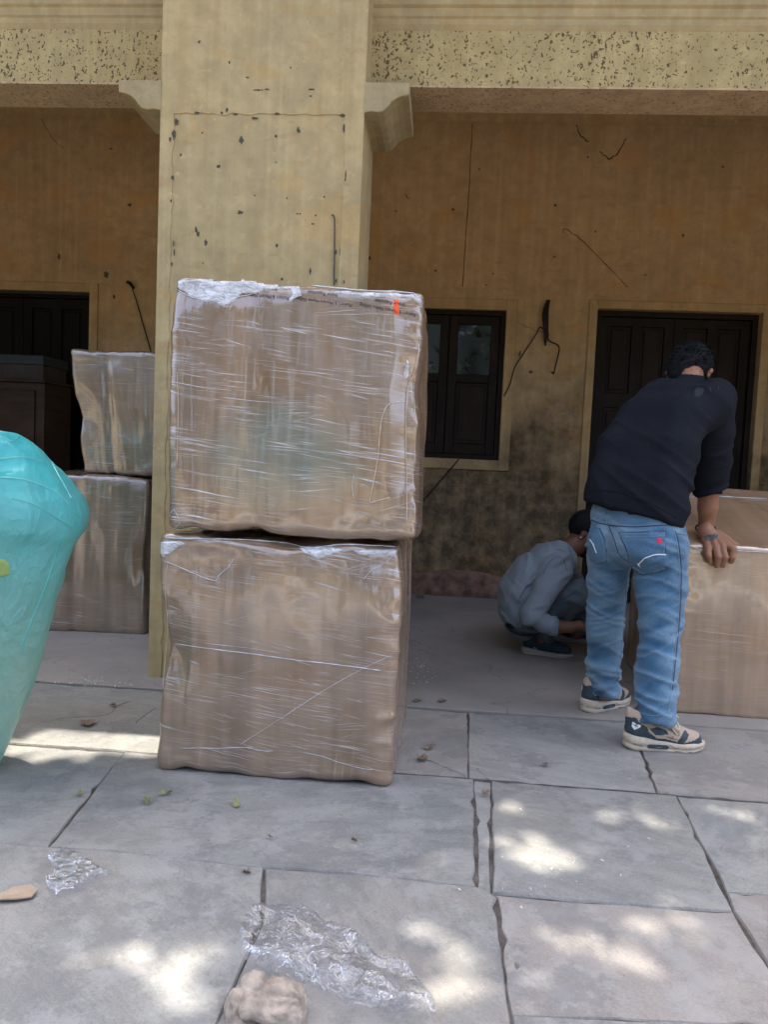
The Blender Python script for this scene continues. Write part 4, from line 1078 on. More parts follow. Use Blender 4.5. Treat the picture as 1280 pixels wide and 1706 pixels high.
# ------------------------------------------------------------------ teal plastic bundle at the left edge
def teal():
    # outline of the right side in photo pixels at depth ~2.5 m -> half-widths around a slanted axis
    zs = [(707, -6), (712, 30), (725, 56), (740, 75), (770, 97), (800, 116), (830, 127), (860, 136), (880, 136), (905, 127), (940, 118), (980, 106), (1020, 94), (1080, 79), (1140, 60), (1200, 38), (1250, 20), (1300, 2), (1345, -20)]
    YB = 2.5; rows = []
    for y, x in zs: p = W(x-9, y, YB+.10); rows.append((p.z, p.x))
    rows.sort(); Zr = np.array([r[0] for r in rows]); Xr = np.array([r[1] for r in rows])
    nz, na = 110, 150; V = []
    Zz = np.linspace(max(.004, Zr[0]*0), Zr[-1]-.0005, nz)
    xr = np.interp(Zz, Zr, Xr)
    for i in range(nz):
        z = Zz[i]; t = z/Zz[-1]
        cx = -2.12-.0*t; hw = xr[i]-cx
        if t > .9: hw = hw
        hy = .40*(.62+.38*math.sin(min(1, t*1.15)*math.pi*.62))*(1 if t < .9 else math.sqrt(max(1e-4, 1-((t-.9)/.1)**2))*.9+.1*0)
        for k in range(na):
            a = 2*math.pi*k/na; ca, sa = math.cos(a), math.sin(a); e = .75
            V.append((cx+hw*math.copysign(abs(ca)**e, ca), YB+.10+hy*math.copysign(abs(sa)**e, sa), z))
    V = np.array(V); Fc = []
    for i in range(nz-1):
        for k in range(na): Fc.append((i*na+k, i*na+(k+1) % na, (i+1)*na+(k+1) % na, (i+1)*na+k))
    Fa = np.array(Fc); Nn = normals(V, Fa)
    z = V[:, 2]; x = V[:, 0]; th = np.arctan2(V[:, 1]-YB-.1, x+2.12)
    # vertical pleats fanning down from the shoulder, plus sagging folds across the top
    pl = 1-2*np.abs(vn(np.stack([th*1.9+z*.55, z*.5, z*0], 1), (2.2, 1.1, 1), 5)); pl2 = 1-2*np.abs(vn(np.stack([th*2.2-z*.9, z*.6, z*0], 1), (5.5, 1.2, 1), 8))
    sg = 1-2*np.abs(vn(np.stack([x*1.0, V[:, 1]*.8, z+.22*(x+1.5)**2*4], 1), (1.3, 1.2, 9), 12))
    cz_ = lambda q: np.clip(q*1.6-.2, -1, 1)
    big = 1-2*np.abs(vn(np.stack([th*1.3-z*.8, z*.7, z*0+2], 1), (1.6, 1.4, 1), 31))
    fac = 1-2*np.abs(vn(V+.05*vn(V, 7, 3)[:, None], (3.2, 3.2, 3.6), 33))
    d = .030*cz_(big)*np.clip(1.3-z, .2, 1)+.012*pl+.008*pl2+.024*sg*np.clip((z-.72)/.25, 0, 1)+.016*fac+.004*fb(V, 14, 4, 3)
    # overhanging lip of the outer sheet
    lip = 1.03+.05*(x+1.5)-.35*(np.clip(x+1.55, -.2, 1))**2
    s_ = (z-lip)/.012
    d += .035*(1/(1+np.exp(np.clip(s_, -30, 30))))*np.clip((z-.35)/.5, 0, 1)-.011
    d = d*.75-.055
    edge = np.abs(np.sin(th)) ; d = d*np.where(edge < .25, .35+edge*2.6, 1)
    V = V+Nn*d[:, None]; V[:, 2] = np.maximum(V[:, 2], .004)
    top = len(V); V = np.vstack([V, [[-2.12, YB+.1, Zz[-1]+.004]], [[-2.12, YB+.1, .004]]])
    Fl = [tuple(map(int, f)) for f in Fc]
    for k in range(na): Fl.append((top, (nz-1)*na+(k+0) % na, (nz-1)*na+(k+1) % na)); Fl.append((top+1, (k+1) % na, k))
    o = mesh_obj('teal_bundle', V, Fl, M['teal'])
    bm = bmesh.new(); bm.from_mesh(o.data); bmesh.ops.recalc_face_normals(bm, faces=bm.faces); bm.to_mesh(o.data); bm.free()
    return o
tb_ = tag(teal(), 'big bulging bundle in teal plastic sheet at the left edge beside the front cartons', 'bundle')
bT = bvh_of(tb_)
for P_ in ([(-10, 796), (25, 797), (60, 805), (92, 820), (112, 838), (132, 862)], [(0, 728), (20, 735), (40, 722), (60, 730)], [(72, 745), (96, 790), (118, 830)], [(98, 905), (84, 950), (66, 1000), (45, 1050), (34, 1085)], [(20, 830), (50, 838), (86, 858), (120, 880)], [(70, 770), (40, 762), (0, 765)]):
    ribbon('sheet_fold', bT, P_, .006, M['tealfold'], tb_, .0012, thick=.0022)
q = patch('paper_label', bT, [(-12, 932), (6, 930), (15, 940), (17, 958), (2, 961), (-12, 960)], simple('olive_label', (.27, .38, .12), .6), tb_, .003, 3)

# ------------------------------------------------------------------ people
def K(px, py, d, rpx): return (np.array(D(px, py, d)), rpx*d/FPX)
def chain(S, pts, k=.02, **kw):
    """pts: (px, py, depth, radius px)"""
    P = [K(*p) for p in pts]
    for i in range(len(P)-1): S.cone(P[i][0], P[i][1], P[i+1][0], P[i+1][1], k, **kw)
    if len(P) == 1: S.cone(P[0][0], P[0][1], k=k, **kw)
def bounds(groups, pad=.03):
    P = [K(*p) for g in groups for p in g]
    lo = np.min([p-r for p, r in P], axis=0)-pad; hi = np.max([p+r for p, r in P], axis=0)+pad
    return lo, hi
def ridge(V, sc, seed=0, warp=.02, wsc=6):
    w = V+warp*np.stack([vn(V, wsc, seed+40), vn(V, wsc, seed+41), vn(V, wsc, seed+42)], 1)
    return 1-2*np.abs(vn(w, sc, seed))
def seg_d(V, a, b):
    a = np.array(a); b = np.array(b); ab = b-a; t = np.clip((V-a)@ab/(ab@ab), 0, 1); return np.linalg.norm(V-a-t[:, None]*ab, axis=1)
def cloth(name, S, mat, parent, disp, attr=None, relax=1):
    V, Fq = S.mesh(None, relax); Nn = normals(V, Fq); d = disp(V); V = V+Nn*d[:, None]
    o = mesh_obj(name, V, Fq, mat)
    if attr is not None: add_attr(o, 'crest', attr(V-Nn*d[:, None]))
    adopt(parent, o); return o

def sneaker(parent, o0, head, sc, style, name='shoe'):
    """o0: heel centre on the ground, head: angle of the toe direction"""
    L = .31
    # footprint half-widths along x
    fx = np.array([0, .01, .03, .07, .12, .17, .22, .26, .29, .305, .312]); fw = np.array([.004, .026, .038, .040, .037, .042, .049, .046, .034, .018, .003])
    n = 26; xs = np.interp(np.linspace(0, 1, n), np.linspace(0, 1, 11), fx)
    xs = .156-.156*np.cos(np.linspace(0, math.pi, n)); ws = np.interp(xs, fx, fw)
    off = lambda x: -.006*math.sin(x/L*math.pi)
    def htop(x): return np.interp(x, [0, .03, .1, .16, .22, .312], [.062, .058, .046, .040, .036, .038]) if style == 'tan' else np.interp(x, [0, .05, .15, .312], [.045, .04, .028, .022])
    def hbot(x): return np.interp(x, [0, .03, .24, .312], [.006, 0, 0, .012])
    ring = [(xs[i], off(xs[i])+ws[i]) for i in range(n)]+[(xs[i], off(xs[i])-ws[i]) for i in range(n-2, 0, -1)]
    m = len(ring); V = []; Fc = []
    lv_ = [(0, -.006), (.06, 0), (.30, .002), (.42, -.002), (.5, .0015), (.9, .003), (1., -.003)]
    for (t, e) in lv_:
        for (x, y) in ring:
            c = (x-.155)/.155; k = 1+e/.04
            V.append((.155+(x-.155)*(1+e/.15), y*k, hbot(x)+(htop(x)-hbot(x))*t))
    for l in range(len(lv_)-1):
        for i in range(m): Fc.append((l*m+i, l*m+(i+1) % m, (l+1)*m+(i+1) % m, (l+1)*m+i))
    Fc.append(tuple(range(m))[::-1]); Fc.append(tuple((len(lv_)-1)*m+i for i in range(m)))
    rot = Matrix.Translation(o0) @ Matrix.Rotation(head, 4, 'Z') @ Matrix.Scale(sc, 4)
    S = SDF((-.02, -.07, .01), (.335, .07, .19), .0032)
    for (a, ra, b, rb, k) in [((.045, 0, .075), .037, (.12, -.003, .066), .036, .02), ((.12, -.003, .062), .038, (.205, -.006, .05), .041, .02), ((.205, -.006, .046), .042, (.262, -.005, .040), .036, .02),
                              ((.045, 0, .075), .036, (.048, 0, .125), .035, .02), ((.048, 0, .12), .034, (.105, 0, .112), .03, .02), ((.105, 0, .11), .028, (.17, -.004, .078), .03, .02), ((.02, 0, .10), .014, (.012, 0, .150), .008, .012), ((.118, 0, .12), .018, (.106, 0, .150), .014, .012)]:
        S.cone(a, ra, b, rb, k)
    S.cone((.055, 0, .20), .028, (.062, 0, .10), .024, k=.01, neg=True)
    S.cutplane((0, 0, .032), (0, 0, -1))
    SV, SF = S.mesh(lambda V: .0012*fb(V, 60, 3, 2))
    ctr = SV[SF].mean(1); cx, cz = ctr[:, 0], ctr[:, 2]; idx = np.zeros(len(SF), int)
    def inpoly(poly):
        r = np.zeros(len(cx), bool); j = len(poly)-1
        for i in range(len(poly)):
            xi, zi = poly[i]; xj, zj = poly[j]
            c_ = ((zi > cz) != (zj > cz)) & (cx < (xj-xi)*(cz-zi)/((zj-zi) if zj != zi else 1e-9)+xi); r ^= c_; j = i
        return r
    if style == 'tan':
        mats = [M['shoebeige'], M['shoedark'], M['shoetaupe']]
        for p in ([(-.02, .02), (-.02, .115), (.03, .128), (.045, .108), (.078, .092), (.082, .075), (.125, .045), (.13, .02)],
                  [(.085, .087), (.118, .096), (.150, .083), (.155, .070), (.145, .068), (.105, .066)],
                  [(.10, .02), (.10, .052), (.15, .052), (.21, .040), (.235, .046), (.262, .052), (.30, .074), (.33, .07), (.33, .02)],
                  [(.185, .04), (.20, .065), (.215, .083), (.225, .085), (.235, .07), (.222, .05), (.21, .04)],
                  [(.142, .10), (.152, .128), (.165, .128), (.168, .10)]): idx[inpoly(p)] = 1
        idx[inpoly([(.120, .112), (.135, .118), (.20, .082), (.195, .066), (.175, .072)])] = 2
    else: mats = [M['shoenavy'], M['solegrey'], M['solegrey']]; idx[inpoly([(.085, .02), (.07, .05), (.075, .052), (.11, .03), (.12, .02)])] = 1
    up = mesh_obj(name, SV, SF, mats, midx=idx); up.matrix_world = rot
    solem = M['sole'] if style == 'tan' else M['solegrey']
    so_ = mesh_obj('sole', V, Fc, solem, smooth=True)
    bm = bmesh.new(); bm.from_mesh(so_.data); bmesh.ops.recalc_face_normals(bm, faces=bm.faces); bm.to_mesh(so_.data); bm.free()
    kids = [so_]
    if style == 'tan':
        for s_ in (-1, 1):
            def side(x): return off(x)+s_*(np.interp(x, fx, fw)+.0028)
            def pl(name, poly, mat, extra=.0012, yb=None):
                n_ = len(poly); bmm = MB(); 
                for (x, z) in poly: bmm.v.append((x, side(x)+s_*extra, z))
                for (x, z) in poly: bmm.v.append((x, side(x)-s_*.004, z))
                bmm.f.append(tuple(range(n_))); 
                for i in range(n_): bmm.f.append((i, n_+i, n_+(i+1) % n_, (i+1) % n_))
                k = bmm.build(name, mat); kids.append(k)
            pl('sole_window', [(.077, .020), (.082, .0155), (.15, .0145), (.157, .019), (.157, .026), (.150, .030), (.085, .030), (.078, .027)], M['shoedark'])
            pl('sole_mark', [(.108, .020), (.120, .0235), (.133, .0215), (.122, .0195)], M['white'], .003)
            pl('tread_block', [(.182, .001), (.182, .011), (.245, .011), (.245, .001)], M['shoegrey'])
            pl('sole_groove', [(.004, .034), (.03, .030), (.06, .024), (.062, .021), (.03, .026), (.004, .030)], M['shoetaupe'], .0008)
            pl('sole_groove', [(.16, .034), (.18, .022), (.24, .024), (.24, .0215), (.178, .019), (.156, .033)], M['shoetaupe'], .0008)
        # heel badge and mark, on the upper
        bs = BVHTree.FromPolygons([Vector(v) for v in SV], [tuple(map(int, f)) for f in SF])
        def onup(name, poly, mat, s_, lift=.0015):
            vs = []
            for (x, z) in poly:
                h = bs.ray_cast(Vector((x, s_*.2, z)), Vector((0, -s_, 0)))
                y = h[0].y if h[0] else s_*.035
                vs.append((x, y+s_*lift, z))
            c_ = tuple(np.mean(vs, axis=0)); 
            mm = MB(); n_ = len(vs); mm.v = vs+[(v[0], v[1]-s_*.005, v[2]) for v in vs]+[(c_[0], c_[1]+s_*.001, c_[2])]
            for i in range(n_): mm.f += [(i, n_+i, n_+(i+1) % n_, (i+1) % n_), (i, (i+1) % n_, 2*n_)]
            kids.append(mm.build(name, mat))
        for s_ in (-1, 1):
            onup('heel_badge', [(.020, .110), (.050, .100), (.045, .092), (.026, .082), (.018, .092)], M['white'], s_, .0032)
            onup('heel_mark', [(.024, .103), (.032, .101), (.038, .096), (.030, .097)], M['shoedark'], s_, .005)
            onup('side_mark', [(.142, .064), (.165, .060), (.172, .066), (.175, .058), (.192, .054), (.17, .053), (.16, .057)], M['shoetaupe'], s_)
        lm = MB()
        for i, x in enumerate((.145, .160, .176, .192)):
            h = bs.ray_cast(Vector((x, 0, .3)), Vector((0, 0, -1))); z = (h[0].z if h[0] else .1)+.003
            lm.tube(smooth_poly([(x-.004, -.030, z-.020), (x, -.015, z-.002), (x+.006, .015, z-.002), (x+.010, .030, z-.020)], 4), .0032, 6)
            lm.tube(smooth_poly([(x-.004, .030, z-.020), (x, .015, z+.001), (x+.006, -.015, z+.001), (x+.010, -.030, z-.020)], 4), .0032, 6)
        lm.tube(smooth_poly([(.142, 0, .118), (.150, -.02, .150), (.170, -.045, .152), (.185, -.05, .135), (.168, -.035, .128), (.146, -.005, .116)], 5), .003, 6)
        lm.tube(smooth_poly([(.142, 0, .118), (.160, .02, .138), (.180, .04, .130), (.165, .03, .118), (.146, .005, .116)], 5), .003, 6)
        lm.tube(smooth_poly([(.143, 0, .116), (.155, -.03, .118), (.175, -.042, .085), (.19, -.046, .07)], 5), .0028, 6)
        kids.append(lm.build('laces', M['lace'], smooth=True))
    adopt(parent, up)
    for k in kids:
        k.parent = up
    return up

def hand(S, wrist, palm, fingers, thumb, k=.006, flat=None):
    """every finger: list of (pos, r)"""
    for i in range(len(palm)-1): S.cone(palm[i][0], palm[i][1], palm[i+1][0], palm[i+1][1], .014, flat=flat)
    for F_ in fingers+[thumb]:
        for i in range(len(F_)-1): S.cone(F_[i][0], F_[i][1], F_[i+1][0], F_[i+1][1], k)

# ---- the standing man
fw_h = R(38); FW = np.array([math.sin(fw_h), math.cos(fw_h), 0]); LT = np.array([math.cos(fw_h), -math.sin(fw_h), 0])
man = tag(empty('person', (.93, 3.5, 0)), 'standing man in dark top and washed blue jeans leaning on the wide carton', 'person')
# jeans
RL = [(1102, 915, 3.42, 43), (1101, 975, 3.43, 41), (1102, 1040, 3.42, 34), (1096, 1110, 3.37, 30.5), (1092, 1190, 3.33, 29), (1092, 1225, 3.32, 29)]
LLg = [(1018, 905, 3.62, 36), (1013, 970, 3.66, 32), (1009, 1040, 3.73, 28), (1007, 1100, 3.77, 24.5), (1006, 1150, 3.80, 24), (1006, 1180, 3.80, 24)]
rows = [[(1018, 862, 3.62, 32), (1104, 876, 3.41, 34)], [(1017, 895, 3.60, 34), (1104, 900, 3.42, 40)]]
lo, hi = bounds([RL, LLg]+rows)
S = SDF(lo, hi, .0068)
for r_ in rows: chain(S, r_, .03)
chain(S, [(1020, 850, 3.6, 30), (1108, 850, 3.42, 32)], .03)
chain(S, [(1020, 918, 3.58, 33)], .06); chain(S, [(1090, 916, 3.385, 40)], .06); chain(S, [(1052, 905, 3.45, 34)], .05)
chain(S, RL, .02, cut=(np.array(D(1092, 1197, 3.32)), (0, 0, -1))); chain(S, LLg, .02, cut=(np.array(D(1006, 1152, 3.8)), (0, 0, -1)))
zR = D(1092, 1197, 3.32).z
def jw(V):
    z = V[:, 2]
    low = np.clip((.62-z)/.35, 0, 1)
    r1 = ridge(V+np.stack([0*z, 0*z, .35*V[:, 0]], 1), (5, 5, 26), 3, .03, 7)
    r2 = ridge(V-np.stack([0*z, 0*z, .5*V[:, 0]], 1), (7, 7, 34), 9, .025, 8)
    return r1, r2, low
def jd(V):
    r1, r2, low = jw(V); z = V[:, 2]
    a = .006+.013*low; a = a+.004*np.exp(-((z-.80)/.05)**2)
    a = a*np.clip((1.0-z)/.12, .12, 1)
    return a*(r1*.65+r2*.35)+.009*fb(V, 8, 2, 2)*np.clip((.92-z)/.1, .1, 1)
def jc(V):
    r1, r2, low = jw(V); z = V[:, 2]
    return np.clip(.5+.26*(r1+.6*r2)*(.5+.5*low)+.30*fb(V, 5, 70, 2)+.13*np.exp(-((z-.68)/.12)**2), 0, 1)
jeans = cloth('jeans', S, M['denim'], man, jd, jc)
bJ = bvh_of(jeans)
def J(kind, *a, **k):
    o = kind(*a, **k)
    if o is not None: add_attr(o, 'crest', [.5]*len(o.data.vertices))
    if o is not None: o.parent = jeans; o.matrix_parent_inverse = jeans.matrix_world.inverted()
    return o
sm, sd = M['stitch'], M['seamshadow']
J(ribbon, 'seam', bJ, [(1011, 846), (1012, 870), (1015, 881), (1022, 899), (1028, 920), (1036, 930), (1048, 939)], .006, sm, None, .002)
J(ribbon, 'seam', bJ, [(1013.5, 872), (1017.5, 882), (1024.5, 899), (1030.5, 920), (1038.5, 930), (1049, 937)], .004, sd, None, .0022)
J(ribbon, 'seam', bJ, [(982, 862), (996, 868), (1011.6, 872.5), (1030, 875), (1060, 876), (1095, 874), (1118, 873), (1128, 880)], .0045, sm, None, .002)
J(ribbon, 'seam', bJ, [(982, 864), (996, 870), (1011.6, 874.5), (1030, 877), (1060, 878), (1095, 876), (1118, 875)], .003, sd, None, .0025)
rp = [(1032, 888), (1045, 887.5), (1075, 887), (1109.5, 885), (1109.5, 915), (1108.8, 949), (1092, 954), (1072, 958), (1054.6, 945), (1050, 930), (1043, 911), (1036, 897)]
J(patch, 'back_pocket', bJ, rp, M['denim'], None, .0055, 1.6)
J(ribbon, 'pocket_edge', bJ, rp, .004, sd, None, .0045, sub=1, closed=True)
inn = [(1035, 890.5), (1075, 890), (1107, 888), (1106.5, 915), (1106, 946), (1092, 951), (1073, 954.5), (1057, 943), (1052.5, 930), (1046, 911), (1039, 897)]
J(ribbon, 'pocket_stitching', bJ, inn, .0035, sm, None, .0065, sub=1, closed=True)
J(ribbon, 'pocket_stitching', bJ, [(1035, 896), (1070, 895.5), (1106, 893)], .003, sm, None, .0065)
lp_ = [(983, 873), (999.7, 880), (1004, 888), (1008.6, 899), (1011.6, 917), (1011.6, 935), (996, 939), (984, 932)]
J(patch, 'back_pocket', bJ, lp_, M['denim'], None, .0055, 1.6)
J(ribbon, 'pocket_edge', bJ, lp_[:-1], .004, sd, None, .003, sub=1)
J(ribbon, 'pocket_stitching', bJ, [(984, 877), (998, 883), (1002, 890), (1006, 900), (1009, 917), (1009, 932), (995, 936)], .003, sm, None, .0065, sub=1)
J(ribbon, 'pocket_arc', bJ, [(1066.5, 939.4), (1072.4, 931.5), (1085.8, 925.6), (1097.7, 923.8), (1108.8, 925)], .0065, M['white'], None, .0075)
J(ribbon, 'pocket_arc', bJ, [(1064.5, 937.5), (1068, 941.8)], .004, M['white'], None, .0075, sub=2)
J(ribbon, 'pocket_arc', bJ, [(984.8, 899), (990.8, 908), (996, 921)], .0055, M['white'], None, .0075)
J(patch, 'red_tab', bJ, [(1094, 898), (1097, 896), (1102, 897), (1104.3, 898), (1104, 906), (1098, 907.5), (1094, 904)], M['red'], None, .008, 1.5)
J(patch, 'waist_label', bJ, [(1045.7, 847), (1083, 849), (1083, 859.5), (1046, 857.5)], M['black'], None, .004, 3)
J(patch, 'belt_loop', bJ, [(1009, 842), (1013.3, 842), (1013.3, 858), (1009, 857.5)], M['denim'], None, .007, 2)
J(ribbon, 'side_seam', bJ, [(1122, 882), (1126, 892), (1130, 914), (1133, 947), (1133, 990), (1130, 1040), (1124, 1100), (1119, 1150), (1114, 1190)], .0045, sm, None, .002)
J(ribbon, 'side_seam', bJ, [(1124, 884), (1128.5, 892), (1132.5, 914), (1135.5, 947), (1135, 990), (1132, 1040), (1126, 1100), (1121, 1150)], .003, sd, None, .002)
J(ribbon, 'side_seam', bJ, [(1044, 968), (1043, 1000), (1038, 1060), (1032, 1120), (1027, 1146)], .005, sm, None, .002)
J(ribbon, 'side_pocket', bJ, [(1131, 889), (1137, 889), (1141, 890)], .006, sm, None, .003)
J(ribbon, 'cuff_stitching', bJ, [(1062, 1184), (1078, 1191), (1092, 1193), (1108, 1189), (1118, 1182)], .004, sm, None, .002)
# top
Rw = [[(1008, 852, 3.60, 34), (1106, 860, 3.40, 35)], [(1012, 825, 3.60, 36), (1106, 835, 3.42, 37)], [(1022, 800, 3.61, 37), (1112, 805, 3.45, 39)], [(1037, 750, 3.66, 40), (1120, 752, 3.50, 41)],
      [(1070, 702, 3.72, 40), (1135, 700, 3.56, 41)], [(1092, 676, 3.78, 33), (1180, 676, 3.60, 36)], [(1105, 660, 3.82, 26), (1192, 662, 3.66, 28)]]
ARM = [(1193, 668, 3.66, 32), (1190, 720, 3.69, 30), (1187, 762, 3.73, 28), (1183, 800, 3.78, 25), (1180, 835, 3.80, 24.5)]
LARM = [(1095, 665, 3.86, 28), (1102, 750, 4.03, 25), (1116, 815, 4.10, 21), (1118, 830, 4.10, 20)]
lo, hi = bounds(Rw+[ARM, LARM])
S = SDF(lo, hi, .0065)
for r_ in Rw: chain(S, r_, .035)
for a in range(len(Rw)-1):
    for (t) in (0, .35, .65, 1):
        p = [tuple(np.array(Rw[q][0])*(1-t)+np.array(Rw[q][1])*t) for q in (a, a+1)]; chain(S, p, .02)
chain(S, [(1150, 655, 3.76, 20), (1152, 630, 3.83, 21)], .03)      # collar
hA, hB = np.array(D(975, 838, 3.66)), np.array(D(1134, 880, 3.36)); hC = (hA+hB)/2+FW*.3+np.array([0, 0, -.09])
hn = np.cross(hB-hA, hC-hA); hn = hn if hn[2] < 0 else -hn
S.cutplane(hA, hn)
cp, cn = np.array(D(1181, 823, 3.80)), np.array(D(1180, 835, 3.80))-np.array(D(1183, 800, 3.78))
chain(S, ARM, .028, cut=(cp, cn))
lp2, ln2 = np.array(D(1117, 822, 4.10)), np.array(D(1116, 815, 4.10))-np.array(D(1102, 750, 4.03)); chain(S, LARM, .03, cut=(lp2, ln2))
npz = np.array(D(1152, 617, 3.84)); S.cutplane(npz+np.array([0, 0, .004]), (-.0, -.25, 1))
eA = np.array(D(1192, 668, 3.66)); eB = np.array(D(1180, 823, 3.80))
def td(V):
    z = V[:, 2]; la = seg_d(V, eA, eB) < .10; tt = np.clip(1.6-z, 0, 1)
    arm = .013*ridge(V+np.stack([0*z, 0*z, -.3*V[:, 0]], 1), (5, 5, 22), 5, .03, 6)*np.clip((1.52-z)/.3, .15, 1)
    lowr = np.clip((1.28-z)/.25, 0, 1)
    b = (.0030+.010*lowr)*ridge(V+np.stack([0*z, 0*z, .75*V[:, 0]], 1), (3, 3, 14), 8, .03, 5)
    b += .006*ridge(V-np.stack([0*z, 0*z, .9*V[:, 0]], 1), (3, 3, 12), 18, .03, 5)*np.exp(-((V[:, 0]-1.15)/.12)**2)
    return np.where(la, arm, b)+.005*fb(V, 4, 3, 2)
top = cloth('long_sleeve_top', S, M['navy'], man, td)
bTp = bvh_of(top)
def T_(o):
    if o is not None: o.parent = top; o.matrix_parent_inverse = top.matrix_world.inverted()
T_(ribbon('hem_seam', bTp, [(984, 818), (1010, 817), (1040, 822), (1070, 832), (1100, 846), (1128, 862)], .003, M['navyhem'], None, .002))
T_(ribbon('sleeve_seam', bTp, [(1158, 778), (1180, 781), (1204, 777)], .003, M['navyhem'], None, .002))
T_(ribbon('collar_seam', bTp, [(1120, 634), (1135, 631), (1152, 630), (1175, 632), (1188, 636)], .004, M['navyhem'], None, .002))
T_(patch('dust_mark', bTp, [(1157, 650), (1163, 645), (1170, 645), (1174, 649), (1172, 657), (1165, 662), (1158, 660)], simple('chalk_dust', (.018, .024, .030), .95), None, .0012, 2))
for a, b in (((1183, 645), (1186, 653)), ((1197, 648), (1199, 644))): T_(ribbon('dust_mark', bTp, [a, b], .003, simple('chalk_dust', (.05, .055, .06), .95), None, .0012, sub=2))
# body: head, neck, trunk, arms, hands, legs in one surface
hp = lambda x, y, dd, r_: K(x, y, dd, r_)
wr = K(1177, 884, 3.87, 12.5); el = K(1185, 790, 3.78, 18)
Yf = 3.84
def wp(x, y, Y, r_): return (np.array(W(x, y, Y)), r_*Y/FPX)
palm = [wp(1177, 884, 3.90, 13), wp(1186, 896, 3.89, 13)]
fing = [[wp(1176, 898, 3.88, 7), wp(1180, 912, 3.835, 6.2), wp(1181, 926, 3.812, 5.4), wp(1183.5, 936, 3.822, 4.4)],
        [wp(1186, 898, 3.88, 8), wp(1193, 912, 3.832, 6.6), wp(1197, 928, 3.805, 5.8), wp(1195, 942, 3.818, 4.7)],
        [wp(1195, 898, 3.88, 8), wp(1204, 911, 3.832, 6.6), wp(1208.5, 928, 3.805, 5.8), wp(1205, 942, 3.818, 4.7)],
        [wp(1200, 896, 3.88, 8), wp(1213, 908, 3.84, 6.6), wp(1223, 916, 3.815, 5.8), wp(1221, 928, 3.808, 5.2), wp(1219.5, 935, 3.818, 4.5)]]
thumb = [wp(1196, 890, 3.90, 8), wp(1209, 897, 3.885, 6.8), wp(1219, 905, 3.88, 5.6), wp(1229, 909, 3.885, 4.4)]
HD = (1152, 616, 3.93)
lo = np.array([.60, 3.20, .0]); hi = np.array([1.75, 4.45, 1.85])
hx = (wp(1170, 900, 3.9, 1)[0][0]-.06, wp(1235, 900, 3.9, 1)[0][0]+.03, .0032)
hy = (3.77, 3.95, .0032); hzz = (.70, .90, .0032)
hc = np.array(D(*HD)); 
S = SDF(lo, hi, .011, ((hx, (hc[0]-.15, hc[0]+.15, .006)), (hy, (hc[1]-.14, hc[1]+.2, .007)), (hzz, (hc[2]-.2, hc[2]+.14, .007))))
chain(S, [(1030, 890, 3.60, 22), (1090, 892, 3.48, 24)], .05); chain(S, [(1060, 880, 3.54, 26), (1080, 770, 3.60, 26), (1130, 695, 3.70, 24)], .04)
chain(S, [(1103, 672, 3.80, 20), (1188, 672, 3.66, 22)], .03)
chain(S, [(1150, 660, 3.74, 19), (1152, 628, 3.84, 18), (1153, 612, 3.92, 20)], .02)
chain(S, [(1192, 672, 3.67, 22), (1187, 762, 3.73, 19), (1183, 800, 3.78, 18.5), (1180, 845, 3.82, 15.5), (1177, 882, 3.88, 11.8)], .015)
chain(S, [(1097, 668, 3.86, 20), (1102, 750, 4.03, 17), (1116, 815, 4.10, 14), (1120, 862, 4.12, 10)], .015)
# left hand lying on the carton top
lh = np.array(D(1121, 868, 4.12))
lf = [[(lh, .016), (lh+np.array([.04, -.02+.018*i, -.012]), .010), (lh+np.array([.075, -.024+.024*i, -.022]), .0085), (lh+np.array([.10-.006*abs(i-1.5), -.026+.028*i, -.035]), .007)] for i in range(4)]
hand(S, None, [(lh, .022), (lh+np.array([.03, .01, -.005]), .022)], lf, [(lh, .014), (lh+np.array([.01, -.045, -.01]), .011), (lh+np.array([.04, -.07, -.02]), .008)])
hand(S, wr, palm, fing, thumb, .005)
S.cone(wp(1178, 900, 3.88, 9)[0], .026, wp(1200, 900, 3.88, 8)[0], .024, .012)
# legs and feet
for L_ in (RL, LLg): chain(S, [(a, b, c, d_*.72) for a, b, c, d_ in L_[:-1]], .03)
# head
h = hc; rH = .101; dn = np.array([FW[0]*.75, FW[1]*.75, -.55]); dn /= np.linalg.norm(dn)   # direction the face looks
upv = np.cross(LT, dn); upv = upv if upv[2] > 0 else -upv
S.cone(h+upv*.015, rH, h+dn*.045-upv*.01, .09, .03, flat=(LT, 1.12)); S.cone(h+dn*.06-upv*.07, .062, h+dn*.085-upv*.105, .035, .03)
S.cone(h+dn*.125-upv*.005, .012, h+dn*.148-upv*.045, .015, .012); S.cone(h+dn*.118-upv*.078-LT*.02, .009, h+dn*.118-upv*.078+LT*.02, .009, .008)
for s_ in (-1, 1):
    S.cone(h+dn*.118+upv*.008+LT*s_*.034, .014, k=.01, neg=True); S.cone(h+dn*.108+upv*.008+LT*s_*.034, .013, k=.004)
    e = h+LT*s_*.098-upv*.03-dn*.005
    S.cone(e, .018, e-upv*.018+LT*s_*.002, .012, .006, flat=(LT, 1.6)); S.cone(e+LT*s_*.008-dn*.004+upv*.012, .012, e+LT*s_*.012-upv*.004-dn*.01, .009, .004)
V, Fq = S.mesh(lambda V: .0012*fb(V, 30, 2, 2))
body = mesh_obj('body', V, Fq, M['skin']); adopt(man, body)
bB = bvh_of(body)
def Bq(o):
    if o is not None: o.parent = body; o.matrix_parent_inverse = body.matrix_world.inverted()
tt = []; rnd = random.Random(4)
for i in range(26):
    a = 2*math.pi*i/26; k = 1 if i % 2 else .72; k *= rnd.uniform(.85, 1.15); tt.append((1186+14*k*math.cos(a), 895.5+6.0*k*math.sin(a)-1.8*math.cos(a)))
Bq(patch('tattoo', bB, tt, M['tattoo'], None, .0022, 1.5, rim=False))
